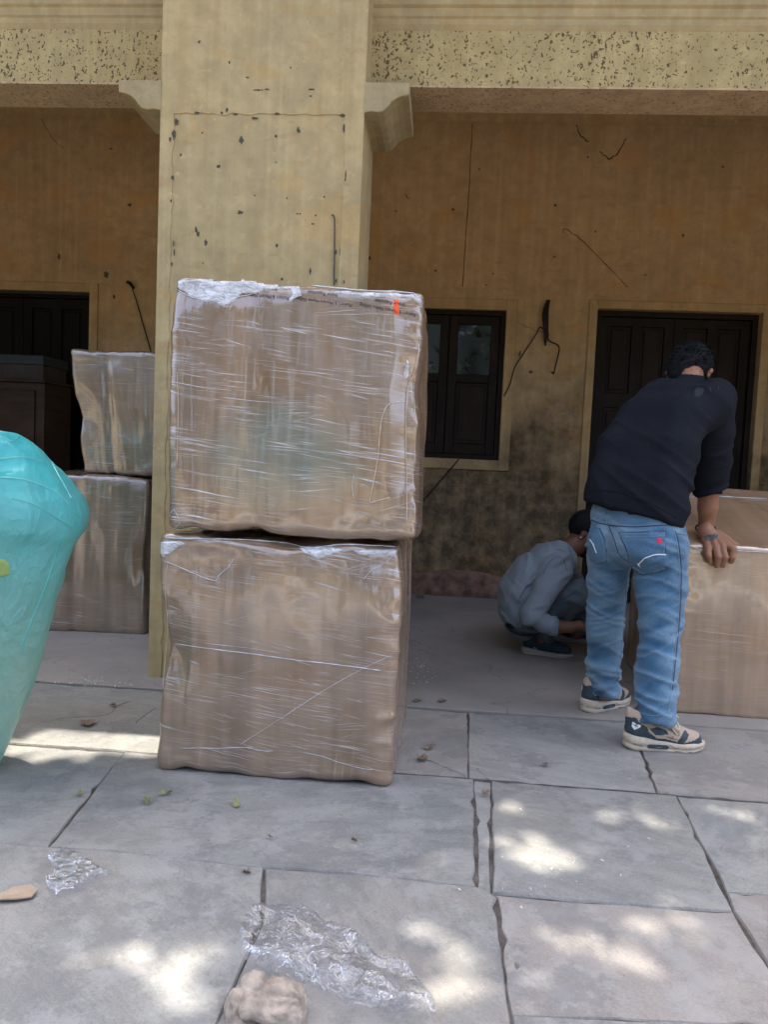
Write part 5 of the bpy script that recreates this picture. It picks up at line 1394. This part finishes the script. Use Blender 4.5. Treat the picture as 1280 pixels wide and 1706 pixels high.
for F_ in fing:
    p = F_[-1][0]; e_ = MB()
wm_ = []
ctrw = np.array(D(1176, 880, 3.865)); ax = np.array(D(1177, 884, 3.87))-np.array(D(1180, 845, 3.82)); ax /= np.linalg.norm(ax)
a1_ = np.cross(ax, [0, 1, 0]); a1_ /= np.linalg.norm(a1_); a2_ = np.cross(ax, a1_)
wm_ = [tuple(ctrw+ax*.004*math.sin(t)+(a1_*math.cos(t)*.045+a2_*math.sin(t)*.042)) for t in np.linspace(0, 2*math.pi, 25)]
wb = MB().tube(wm_, .0045, 6, caps=False).build('wrist_cord', M['black'], smooth=True); adopt(man, wb)
S = SDF(hc-.2, hc+.2, .0055)
S.cone(h+upv*.022-dn*.006, rH+.010, h+dn*.035+upv*.02, .096, .03, flat=(LT, 1.10))
S.cone(h-upv*.045-dn*.04, .078, k=.03); S.cone(h-upv*.075-dn*.045, .060, k=.03)
S.cutplane(h-upv*.118+dn*.0, -upv*.9+dn*.5); S.cutplane(h+dn*.085, dn-upv*.4)
def hairdisp(V): return .010*np.abs(fb(V, 34, 3, 3))+.007*ridge(V, (30, 30, 12), 8, .01, 20)
V, Fq = S.mesh(hairdisp, 0); hr = mesh_obj('hair', V, Fq, M['hair']); adopt(man, hr)
rnd = random.Random(11); tm = MB()
Vn = normals(V, Fq)
for i in rnd.sample(range(len(V)), 1500):
    p = V[i]; n_ = Vn[i]; 
    d_ = n_*.6+np.array([rnd.gauss(0, .5), rnd.gauss(0, .5), -.2]); d_ /= np.linalg.norm(d_); L_ = rnd.uniform(.012, .032)
    tm.tube([p-n_*.003, p+d_*L_*.5, p+d_*L_+n_*-.004], [.002, .0015, .0004], 3, caps=False)
hs = tm.build('hair_tufts', M['hair']); hs.parent = hr; hs['kind'] = 'stuff'
hs.matrix_parent_inverse = hr.matrix_world.inverted()
# shoes
def shoe_at(px0, px1, wside, sc, style, par, name='shoe'):
    a = G(*px0); b = G(*px1); d_ = (b-a); d_.z = 0; hd = math.atan2(d_.y, d_.x); d_.normalize(); n_ = Vector((-d_.y, d_.x, 0))
    return sneaker(par, a+n_*wside*sc, hd, sc, style, name)
shoe_at((1045, 1252), (1181, 1257), .047, 1.12, 'tan', man, 'shoe')
shoe_at((982, 1191), (1049, 1173), .030, 1.12, 'tan', man, 'shoe')

# ---- the crouching man
sq = tag(empty('person', (.62, 4.9, 0)), 'crouching man in slate grey long sleeve shirt working beside the wide carton', 'person')
N0, FR = 4.72, 4.98     # depths of his near and far side
thighN = [(872, 1040, 4.80, 22), (905, 1015, 4.74, 23), (968, 986, 4.70, 20)]; calfN = [(970, 992, 4.70, 18), (938, 1025, 4.78, 16), (903, 1066, 4.87, 13.5)]
thighF = [(880, 1040, 4.95, 22), (930, 1015, 5.0, 22), (992, 988, 5.02, 19)]; calfF = [(994, 992, 5.02, 17), (975, 1030, 5.02, 15), (962, 1056, 5.02, 13)]
lo, hi = bounds([thighN, calfN, thighF, calfF])
S = SDF(lo, hi, .0075)
for c_ in (thighN, thighF): chain(S, c_, .02)
chain(S, calfN, .015, cut=(np.array(D(904, 1065, 4.87)), (-.3, 0, -1))); chain(S, calfF, .015, cut=(np.array(D(963, 1053, 5.02)), (-.1, 0, -1)))
chain(S, [(868, 1040, 4.84, 25), (872, 1040, 4.96, 25)], .03)
def qd(V): return .012*ridge(V+np.stack([0*V[:, 0], 0*V[:, 0], .4*V[:, 0]], 1), (9, 6, 22), 3, .02, 8)+.003*fb(V, 14, 5, 2)
tr = cloth('jeans', S, M['denim2'], sq, qd, lambda V: np.clip(.5+.3*ridge(V, (9, 6, 22), 3, .02, 8), 0, 1))
bt = bvh_of(tr); q = ribbon('seam', bt, [(962, 985), (945, 995), (925, 1003), (908, 1012)], .006, sd, None, .002)
if q: q.parent = tr; q.matrix_parent_inverse = tr.matrix_world.inverted()
q = ribbon('belt', bt, [(845, 1040), (855, 1050), (872, 1056), (890, 1058)], .03, M['black'], None, .004)
if q: q.parent = tr; q.matrix_parent_inverse = tr.matrix_world.inverted()
TR = [[(868, 1015, 4.80, 30), (868, 1012, 5.02, 32)], [(871, 985, 4.80, 36), (872, 982, 5.02, 36)], [(888, 962, 4.79, 37), (888, 960, 5.04, 36)], [(915, 943, 4.76, 33), (912, 940, 5.08, 33)], [(932, 930, 4.76, 26), (930, 930, 5.10, 26)]]
AN = [(928, 946, 4.68, 25), (908, 985, 4.62, 20), (885, 1024, 4.60, 16.5)]; FN = [(885, 1024, 4.60, 16), (905, 1038, 4.60, 14.5), (935, 1046, 4.60, 12.5)]
AF = [(930, 940, 5.14, 24), (960, 985, 5.18, 18), (975, 1015, 5.15, 14)]; FF = [(975, 1015, 5.15, 14), (1000, 1035, 5.05, 11)]
lo, hi = bounds(TR+[AN, FN, AF, FF]); S = SDF(lo, hi, .006)
for r_ in TR: chain(S, r_, .03)
for a in range(len(TR)-1):
    for t in (0, .5, 1): chain(S, [tuple(np.array(TR[q][0])*(1-t)+np.array(TR[q][1])*t) for q in (a, a+1)], .02)
S.cutplane(np.array(D(868, 1040, 4.9)), (-.25, 0, -1))
S.cutplane(np.array(D(952, 915, 4.9)), (1, 0, .55))
chain(S, AN, .02); chain(S, FN, .016, cut=(np.array(D(930, 1045, 4.6)), np.array(D(935, 1046, 4.6))-np.array(D(905, 1038, 4.6)))); chain(S, AF, .02); chain(S, FF, .015)
aA, aB, aC = [np.array(D(*p[:3])) for p in (AN[0], AN[2], FN[2])]
def sd_(V):
    arm = np.minimum(seg_d(V, aA, aB), seg_d(V, aB, aC)) < .105
    x, z = V[:, 0], V[:, 2]
    fold = ridge(np.stack([x*.6+z*.5, V[:, 1]*.5, z*.2-x*.9], 1), (2, 2, 20), 7, .02, 4)
    lowf = ridge(np.stack([x, V[:, 1], z+.8*x], 1), (4, 3, 20), 9, .03, 6)
    af = ridge(np.stack([x, V[:, 1], z-.6*x], 1), (6, 6, 22), 12, .03, 7)
    return np.where(arm, .015*af, .012*fold+.012*lowf*np.clip((.55-z)/.2, 0, 1))+.003*fb(V, 8, 5, 2)
sh = cloth('long_sleeve_shirt', S, M['greyshirt'], sq, sd_)
bs_ = bvh_of(sh)
for P_ in ([(946, 901), (948, 912), (952, 925), (957, 938)], [(906, 958), (915, 938), (930, 928), (940, 934), (944, 950)], [(934, 1034), (933, 1045), (930, 1053)]):
    q = ribbon('shirt_seam', bs_, P_, .004, simple('seam_shade_jersey', (.11, .145, .18), .8), None, .002)
    if q: q.parent = sh; q.matrix_parent_inverse = sh.matrix_world.inverted()
# body
lo = np.array([.38, 4.45, 0]); hi = np.array([1.28, 5.55, 1.02])
hc2 = np.array(D(977, 884, 4.88)); hn2 = np.array(D(968, 1043, 4.60))
S = SDF(lo, hi, .011, (((hc2[0]-.16, hc2[0]+.2, .0065), (hn2[0]-.03, hn2[0]+.14, .0045)), ((hc2[1]-.15, hc2[1]+.15, .0065), (hn2[1]-.06, hn2[1]+.05, .005)), ((hc2[2]-.24, hc2[2]+.14, .0065), (hn2[2]-.06, hn2[2]+.05, .005))))
for r_ in TR: chain(S, [(a, b, c, d_*.7) for a, b, c, d_ in r_], .03)
for c_ in (thighN, calfN, thighF, calfF, AN, FN, AF, FF): chain(S, [(a, b, c, d_*.72) for a, b, c, d_ in c_], .02)
chain(S, [(925, 938, 4.9, 20), (952, 913, 4.88, 17), (968, 900, 4.88, 18)], .02)
chain(S, [(903, 1060, 4.88, 8), (895, 1076, 4.92, 7)], .01)
chain(S, [(925, 1043, 4.60, 10.5), (950, 1045, 4.6, 9), (963, 1042, 4.60, 8)], .01)
dn = np.array([.80, -.05, -.60]); dn /= np.linalg.norm(dn); lt2 = np.array([-.05, -1, 0.]); lt2 -= dn*(lt2@dn); lt2 /= np.linalg.norm(lt2); up2 = np.cross(lt2, dn); up2 = up2 if up2[2] > 0 else -up2
h = hc2; rH = .098
S.cone(h+up2*.012-dn*.01, rH, h+dn*.035-up2*.005, .084, .03, flat=(lt2, 1.12)); S.cone(h+dn*.05-up2*.065, .056, h+dn*.075-up2*.10, .034, .03)
S.cone(h+dn*.108-up2*.0, .011, h+dn*.135-up2*.045, .014, .012); S.cone(h+dn*.105-up2*.075-lt2*.02, .009, h+dn*.105-up2*.075+lt2*.02, .009, .008); S.cone(h+dn*.105+up2*.025-lt2*.03, .012, h+dn*.105+up2*.025+lt2*.03, .012, .012)
for s_ in (-1, 1):
    S.cone(h+dn*.108+up2*.004+lt2*s_*.032, .012, k=.008, neg=True); S.cone(h+dn*.10+up2*.004+lt2*s_*.032, .011, k=.004)
    e = h+lt2*s_*.085-up2*.028-dn*.012
    S.cone(e+up2*.010, .020, e-up2*.022+dn*.004, .012, .005, flat=(lt2, 1.7)); S.cone(e+lt2*s_*.012+up2*.008, .009, k=.004, neg=True)
v1 = np.array([1, -.1, -.15]); v1 /= np.linalg.norm(v1)
fg = [[(hn2, .016), (hn2+v1*.045+np.array([0, .0, .022-.016*i]), .011), (hn2+v1*.072+np.array([0, .012, .020-.018*i]), .0095), (hn2+v1*.088+np.array([0, .03, .012-.016*i]), .008)] for i in range(4)]
hand(S, None, [(hn2-v1*.01, .028), (hn2+v1*.03, .028)], fg, [(hn2, .015), (hn2+np.array([.03, -.028, .02]), .012), (hn2+np.array([.065, -.03, .012]), .009)])
V, Fq = S.mesh(lambda V: .001*fb(V, 30, 2, 2)); b2_ = mesh_obj('body', V, Fq, M['skin2']); adopt(sq, b2_)
S = SDF(hc2-.19, hc2+.19, .0055)
S.cone(h+up2*.020-dn*.018, rH+.008, h+dn*.03+up2*.022, .088, .03, flat=(lt2, 1.10)); S.cutplane(h-up2*.045-dn*.02, -up2*.75+dn*.9); S.cutplane(h+dn*.07, dn*.9-up2*.6)
V, Fq = S.mesh(lambda V: .004*np.abs(fb(V, 50, 3, 3)), 0); hr2 = mesh_obj('hair', V, Fq, M['hair']); adopt(sq, hr2)
S = SDF(hc2-.22, hc2+.22, .0055); S.cone(h+dn*.045-up2*.078, .057, h+dn*.078-up2*.108, .040, .02); S.cutplane(h+dn*.09-up2*.055, (up2*.9-dn*.1)); S.cone(h+dn*.11-up2*.078, .03, k=.01, neg=True)
V, Fq = S.mesh(lambda V: .002*np.abs(fb(V, 60, 3, 3))); bd = mesh_obj('beard', V, Fq, M['hair']); adopt(sq, bd)
er = MB().tube([tuple(h+lt2*.092-up2*.05-dn*.01+np.array([0, -.002, 0])), tuple(h+lt2*.094-up2*.056-dn*.01+np.array([0, -.004, 0]))], .004, 6).build('ear_stud', M['white']); adopt(sq, er)
shoe_at((868, 1090), (955, 1099), .045, 1.03, 'navy', sq, 'shoe')
shoe_at((915, 1068), (985, 1072), .045, 1.03, 'navy', sq, 'shoe')

# ------------------------------------------------------------------ litter on the ground
def crumpled(name, poly_px, mat, h, n=60, seed=0, label=None, cat=None, freq=9, sharp=1.0):
    """a thin crumpled sheet lying on the flags; poly in pixels (ground)"""
    P = [G(x, y) for x, y in poly_px]; bm = bmesh.new(); bm.faces.new([bm.verts.new((p.x, p.y, 0)) for p in P])
    for a in (0, 1):
        lo = min(p[a] for p in P); hi = max(p[a] for p in P); c = lo
        st = (max(max(p.x for p in P)-min(p.x for p in P), max(p.y for p in P)-min(p.y for p in P)))/n
        while c < hi:
            c += st; no = [0, 0, 0]; no[a] = 1; co = [0, 0, 0]; co[a] = c
            bmesh.ops.bisect_plane(bm, geom=bm.verts[:]+bm.edges[:]+bm.faces[:], plane_co=co, plane_no=no)
    bound = {v for e in bm.edges if e.is_boundary for v in e.verts}
    A = np.array([tuple(v.co) for v in bm.verts]); w = A+.02*np.stack([vn(A, 14, seed), vn(A, 14, seed+1), A[:, 2]*0], 1)
    zz = (1-2*np.abs(vn(w, freq, seed+2)))*.6+(1-2*np.abs(vn(w, freq*2.3, seed+3)))*.35+.25*vn(w, freq*5, seed+4)
    zz = np.clip(zz*.5+.5, 0, 1)**sharp
    for i, v in enumerate(bm.verts):
        v.co.z = .004+h*zz[i]*(.45 if v in bound else 1); 
    me = bpy.data.meshes.new(name); bm.to_mesh(me); bm.free(); me.materials.append(mat)
    me.polygons.foreach_set('use_smooth', [True]*len(me.polygons))
    o = bpy.data.objects.new(name, me); COL.objects.link(o); tag(o, label, cat); return o
crumpled('plastic_sheet', [(432, 1537), (470, 1543), (520, 1560), (575, 1590), (640, 1630), (712, 1682), (726, 1706), (640, 1716), (560, 1690), (500, 1662), (430, 1640), (402, 1620), (398, 1590), (415, 1560)], M['film'], .085, 120, 3,
         'long crumpled sheet of clear plastic film on the flagstones in the foreground', 'plastic film', 6.5)
crumpled('plastic_scrap', [(78, 1440), (110, 1425), (150, 1450), (180, 1468), (150, 1472), (125, 1490), (92, 1500), (74, 1480), (95, 1462)], M['film'], .035, 40, 8,
         'small scrap of clear plastic film near the left edge beside the torn cardboard piece', 'plastic film', 16)
def flat_bit(name, px, mat, th, label, cat, seed=0, curl=.0, group=None):
    rnd = random.Random(seed); P = [G(x, y, .004) for x, y in px]; n = len(P)
    c = sum(P, Vector())/n
    V = [tuple(c+Vector((0, 0, curl*.2)))]+[tuple(p+Vector((0, 0, curl*rnd.random()))) for p in P]
    m = MB(); b = len(V); m.v = V+[(v[0], v[1], v[2]+th) for v in V]
    for i in range(n):
        j = (i+1) % n; m.f += [(0, 1+j, 1+i), (b, b+1+i, b+1+j), (1+i, 1+j, b+1+j, b+1+i)]
    o = m.build(name, mat); tag(o, label, cat, group); return o
flat_bit('cardboard_scrap', [(-8, 1497), (20, 1486), (50, 1481), (58, 1483), (60, 1490), (52, 1499), (25, 1504), (-8, 1506)], M['card'], .004, 'torn piece of tan cardboard on the flagstones at the left edge', 'cardboard', 1, .012)
lv = [((147, 1206), 13, 5, 'leafdry', 'large dry brown leaf lying on the sunlit slab left of the front cartons'), ((276, 1323), 13, 2.5, 'leafgreen', 'yellow green leaf lying just before the lower front carton'),
      ((245, 1336), 5, 6, 'leafgreen', 'small pale green leaf left of the yellow green one'), ((131, 1324), 5, 7, 'leafgreen', 'faded green leaf on the slab at far left'), ((394, 1341), 5, 7, 'leafgreen', 'bright green curled leaf before the middle of the front carton'),
      ((704, 1265), 9, 6, 'leafdry', 'crumpled dry leaf on the slab right of the lower carton'), ((716, 1246), 8, 4, 'leafdry', 'dry leaf with stalk just above the crumpled dry leaf'), ((695, 1168), 8, 3, 'leafdry', 'brown leaf on the veranda floor right of the front stack'), ((736, 1169), 6, 3, 'leafdry', 'brown leaf lying right of another on the veranda floor'),
      ((810, 1323), 7, 3, 'leafdry', 'dry leaf at the head of the narrow filler stone'), ((909, 1275), 5, 2.5, 'leafdry', 'tiny dry leaf on the slab before the dark shirted man'), ((187, 1176), 7, 2, 'leafdry', 'thin dry leaf near the foot of the pillar'), ((1045+0, 1622), 0, 0, '', ''),
      ((410, 1454), 8, 4, 'leafdry', 'tan leaf scrap beside the long foreground joint'), ((590, 1402), 5, 2, 'leafdry', 'tiny tan flake on the big slab'), ((700, 995), 8, 3, 'leafdry', 'dark dry leaf at the foot of the damaged plinth'), ((450, 1396), 4, 1.5, 'leafdry', 'tiny brown flake near the green curled leaf'), ((862, 1617), 5, 4, 'rock', 'small pebble on the foreground slab')]
for i, ((x, y), a, b, mt, lb_) in enumerate(lv):
    if not a: continue
    rnd = random.Random(i+90); ph = rnd.uniform(-.6, .6); pts = []
    for k in range(10):
        an = 2*math.pi*k/10; rr_ = (1 if k % 5 else 1.25)*rnd.uniform(.7, 1.1); u = a*rr_*math.cos(an); v = b*rr_*math.sin(an)
        pts.append((x+u*math.cos(ph)-v*math.sin(ph)*1.2, y+u*math.sin(ph)*.45+v*math.cos(ph)))
    flat_bit('pebble' if mt == 'rock' else 'fallen_leaf', pts, M[mt], .012 if mt == 'rock' else .0015, lb_, 'pebble' if mt == 'rock' else 'leaf', i, .016, None if mt == 'rock' else 'fallen leaves on the paving')
def shreds(name, cx, cy, rx, ry, n, mat, label, smax=6, seed=0):
    rnd = random.Random(seed); m = MB()
    for i in range(n):
        x = cx+rnd.gauss(0, rx); y = cy+rnd.gauss(0, ry); p = G(x, y, .006); s_ = rnd.uniform(.2, 1)*smax*.0022; an = rnd.uniform(0, 3.14); c, s2 = math.cos(an)*s_, math.sin(an)*s_
        b = len(m.v); h = rnd.uniform(0, .008)
        m.v += [(p.x-c, p.y-s2, p.z), (p.x+s2*.35, p.y-c*.35, p.z+h), (p.x+c, p.y+s2, p.z+.002), (p.x-s2*.35, p.y+c*.35, p.z+h*.4)]; m.f.append((b, b+1, b+2, b+3))
    o = m.build(name, mat); tag(o, label, 'litter', kind='stuff'); return o
shreds('paper_shreds', 700, 1112, 12, 14, 90, M['paper'], 'scattered white paper shreds on the veranda floor right of the front stack', 4, 1)
shreds('foam_crumbs', 165, 1137, 30, 4, 70, M['paper'], 'white crumbs along the veranda edge left of the pillar', 4, 2)
shreds('grit', 640, 1450, 420, 110, 420, M['rock'], 'fine grit and crumbs scattered over the flagstones', 1.6, 3)
shreds('paint_flakes', 930, 1430, 90, 40, 22, M['paper'], 'small white flakes on the slab in the right foreground', 3.5, 4)
shreds('plaster_crumbs', 840, 1003, 120, 4, 60, M['rock'], 'plaster crumbs along the foot of the back wall', 4, 5)
# rock
S = SDF((-.13, -.1, -.03), (.13, .1, .11), .004); S.cone((-.03, 0, .01), .06, (.04, .0, .012), .05, k=.02); V, Fq = S.mesh(lambda V: .020*fb(V, 18, 3, 4)-.014*np.clip(1-np.abs(vn(V, 13, 21))*7, 0, 1)+.006*fb(V, 70, 8, 2))
pR = G(445, 1693); rk = mesh_obj('broken_rock', V, Fq, M['rock']); rk.location = (pR.x, pR.y, .01)
tag(rk, 'rough pale lump of broken masonry beside the clear film in the foreground', 'rock')

# ------------------------------------------------------------------ trees: one over the yard, crown gaps cut to place sun patches; others added across the yard
lit = [(100, 1240, 115, 28, 1.3), (210, 1243, 95, 28, 1.3), (40, 1250, 60, 20, 1.3), (130, 1585, 55, 32, 1), (230, 1590, 70, 38, 1), (330, 1590, 60, 28, 1), (270, 1640, 75, 40, 1), (90, 1685, 60, 30, 1), (330, 1660, 60, 26, .7),
       (400, 1575, 30, 14, .7), (700, 1565, 55, 45, 1), (745, 1610, 60, 40, 1), (660, 1600, 45, 30, 1), (800, 1625, 45, 40, .9), (720, 1680, 80, 30, .9), (730, 1440, 42, 20, 1), (700, 1330, 30, 8, .5),
       (850, 1348, 38, 16, 1), (940, 1345, 34, 11, 1), (1035, 1355, 62, 20, 1), (1100, 1375, 40, 14, 1), (870, 1395, 60, 22, .9), (880, 1455, 50, 18, .9), (1215, 1352, 50, 12, 1), (1260, 1400, 30, 40, .7), (1240, 1440, 30, 30, .6),
       (1140, 1500, 60, 16, .8), (1090, 1540, 90, 22, .8), (1040, 1600, 90, 34, .6), (1160, 1640, 80, 30, .6), (960, 1560, 60, 20, .5), (1000, 1680, 80, 20, .5), (8, 1555, 14, 12, 1), (900, 1640, 40, 24, .4), (930, 1560, 70, 30, .45), (1180, 1560, 70, 24, .5), (60, 1600, 40, 20, .4), (560, 1400, 60, 16, .25), (980, 1410, 90, 24, .35), (1090, 1440, 50, 20, .4), (240, 1690, 90, 20, .5)]
def leaves(Pc, n_in, size, seed, tilt=.5):
    rs = np.random.RandomState(seed); n = len(Pc)
    a = rs.uniform(0, 2*np.pi, n); d1 = np.stack([np.cos(a), np.sin(a), rs.uniform(-tilt, tilt, n)], 1); d1 /= np.linalg.norm(d1, axis=1)[:, None]
    up = np.stack([rs.normal(0, tilt*.6, n), rs.normal(0, tilt*.6, n), np.ones(n)], 1); d2 = np.cross(up, d1); d2 /= np.linalg.norm(d2, axis=1)[:, None]
    s_ = size*rs.uniform(.6, 1.3, n)[:, None]
    V = np.stack([Pc-d1*s_, Pc+d2*s_*.42-d1*s_*.1, Pc+d1*s_, Pc-d2*s_*.42-d1*s_*.1], 1).reshape(-1, 3)
    Fc = np.arange(4*n).reshape(-1, 4); return V, Fc
def branchy(trunk_base, targets, r0, seed, hgt=3.4):
    rnd = random.Random(seed); m = MB(); b = Vector(trunk_base); top = b+Vector((.3, .5, hgt))
    m.tube(smooth_poly([b, b+Vector((.05, .1, 1.2)), b+Vector((.25, .2, hgt*.7)), top], 5), [r0*(1.25-.6*i/15) for i in range(16)], 12)
    for t in targets:
        t = Vector(t); mid = top.lerp(t, .45)+Vector((rnd.uniform(-.3, .3), rnd.uniform(-.3, .3), .5)); P = smooth_poly([top-Vector((0, 0, .3)), mid, t], 5)
        m.tube(P, [r0*.5*(1-.85*i/(len(P)-1)) for i in range(len(P))], 7)
    return m
def tree(name, base, crown_pts, size, label, targets, r0, seed, group, hgt=3.4):
    t = tag(empty(name, base), label, 'tree', group)
    tr = branchy(base, targets, r0, seed, hgt).build('trunk', M['bark'], smooth=True)
    V, Fc = leaves(crown_pts, 0, size, seed); c = mesh_obj('crown', V, Fc, M['leaf'], smooth=False)
    adopt(t, tr, c); return t
rs = np.random.RandomState(5); N = 60000
TG = np.stack([rs.uniform(-3.2, 3.0, N), rs.uniform(-.9, 3.45, N), np.zeros(N)], 1)     # where each leaf's shadow falls
hz = rs.uniform(7.2, 9.0, N); Sv = np.array(SUN)/SUN.z
x, y = px_of(np.where(TG[:, 1:2] > .9, TG, np.array([[0, .9, 0]])))
keep = np.ones(N, bool); rr2 = rs.uniform(0, 1, N)
for (cx, cy, ax_, ay, pr) in lit:
    q = ((x-cx)/(ax_*1.12))**2+((y-cy)/(ay*1.2))**2
    keep &= ~((q < rs.uniform(.55, 1.15, N)) & (rr2 > .06+.16*(1-pr)) & (TG[:, 1] > .9))
edge_ok = (TG[:, 0] > -3.1+.5*np.sin(TG[:, 1]*3)) & (TG[:, 0] < 2.8+.3*np.sin(TG[:, 1]*5))
clump = vn(TG*np.array([1, 1, 0])+np.array([0, 0, 1.]), 1.5, 4) < .75
TG = TG[keep & edge_ok & clump]; hz = hz[keep & edge_ok & clump]
Pc = TG+Sv[None]*hz[:, None]
tree('shade_tree', (-3.3, -2.6, -.08), Pc, .085, 'broad leafy tree behind the camera with crown gaps shaped to dapple the flagstones', [(-1.5, 2.0, 8), (1.4, 2.6, 8.2), (.4, 4.0, 8.4), (2.6, 4.0, 8.2), (-2.2, 4., 8.2), (2.2, 1.2, 8.2), (0.2, .8, 8)], .18, 3, None, 5.6)
for i, (bx, by, hh, rr_) in enumerate([(-6.5, -8.5, 4.0, 3.0), (-1.2, -9.5, 4.4, 3.3), (4.6, -9, 4.2, 3.1), (10.5, -9.5, 4.2, 3.2), (-12.5, -8.5, 4.2, 3.2)]):  # unseen trees added to block low sky and darken reflections
    n = 12000; v = rs.normal(0, 1, (n, 3)); v /= np.linalg.norm(v, axis=1)[:, None]; rad = rs.uniform(.35, 1, n)**.5
    p = v*rad[:, None]*np.array([rr_, rr_*.7, rr_*.95])+np.array([bx, by, hh]); cl = vn(p, .9, i) > -.25; p = p[cl]
    tree('added_yard_tree', (bx, by, -.09), p, .16, ['unseen green tree across the yard straight behind the left door', 'tallest unseen green tree across the yard facing the front cartons', 'unseen green tree across the yard facing the wide carton', 'last unseen green tree at the far right across the yard', 'last unseen green tree at the far left across the yard'][i], [(bx+rr_*.5, by, hh), (bx-rr_*.5, by+.5, hh), (bx, by-.6, hh+1)], .2, 30+i, 'added trees across the yard', 1.8)
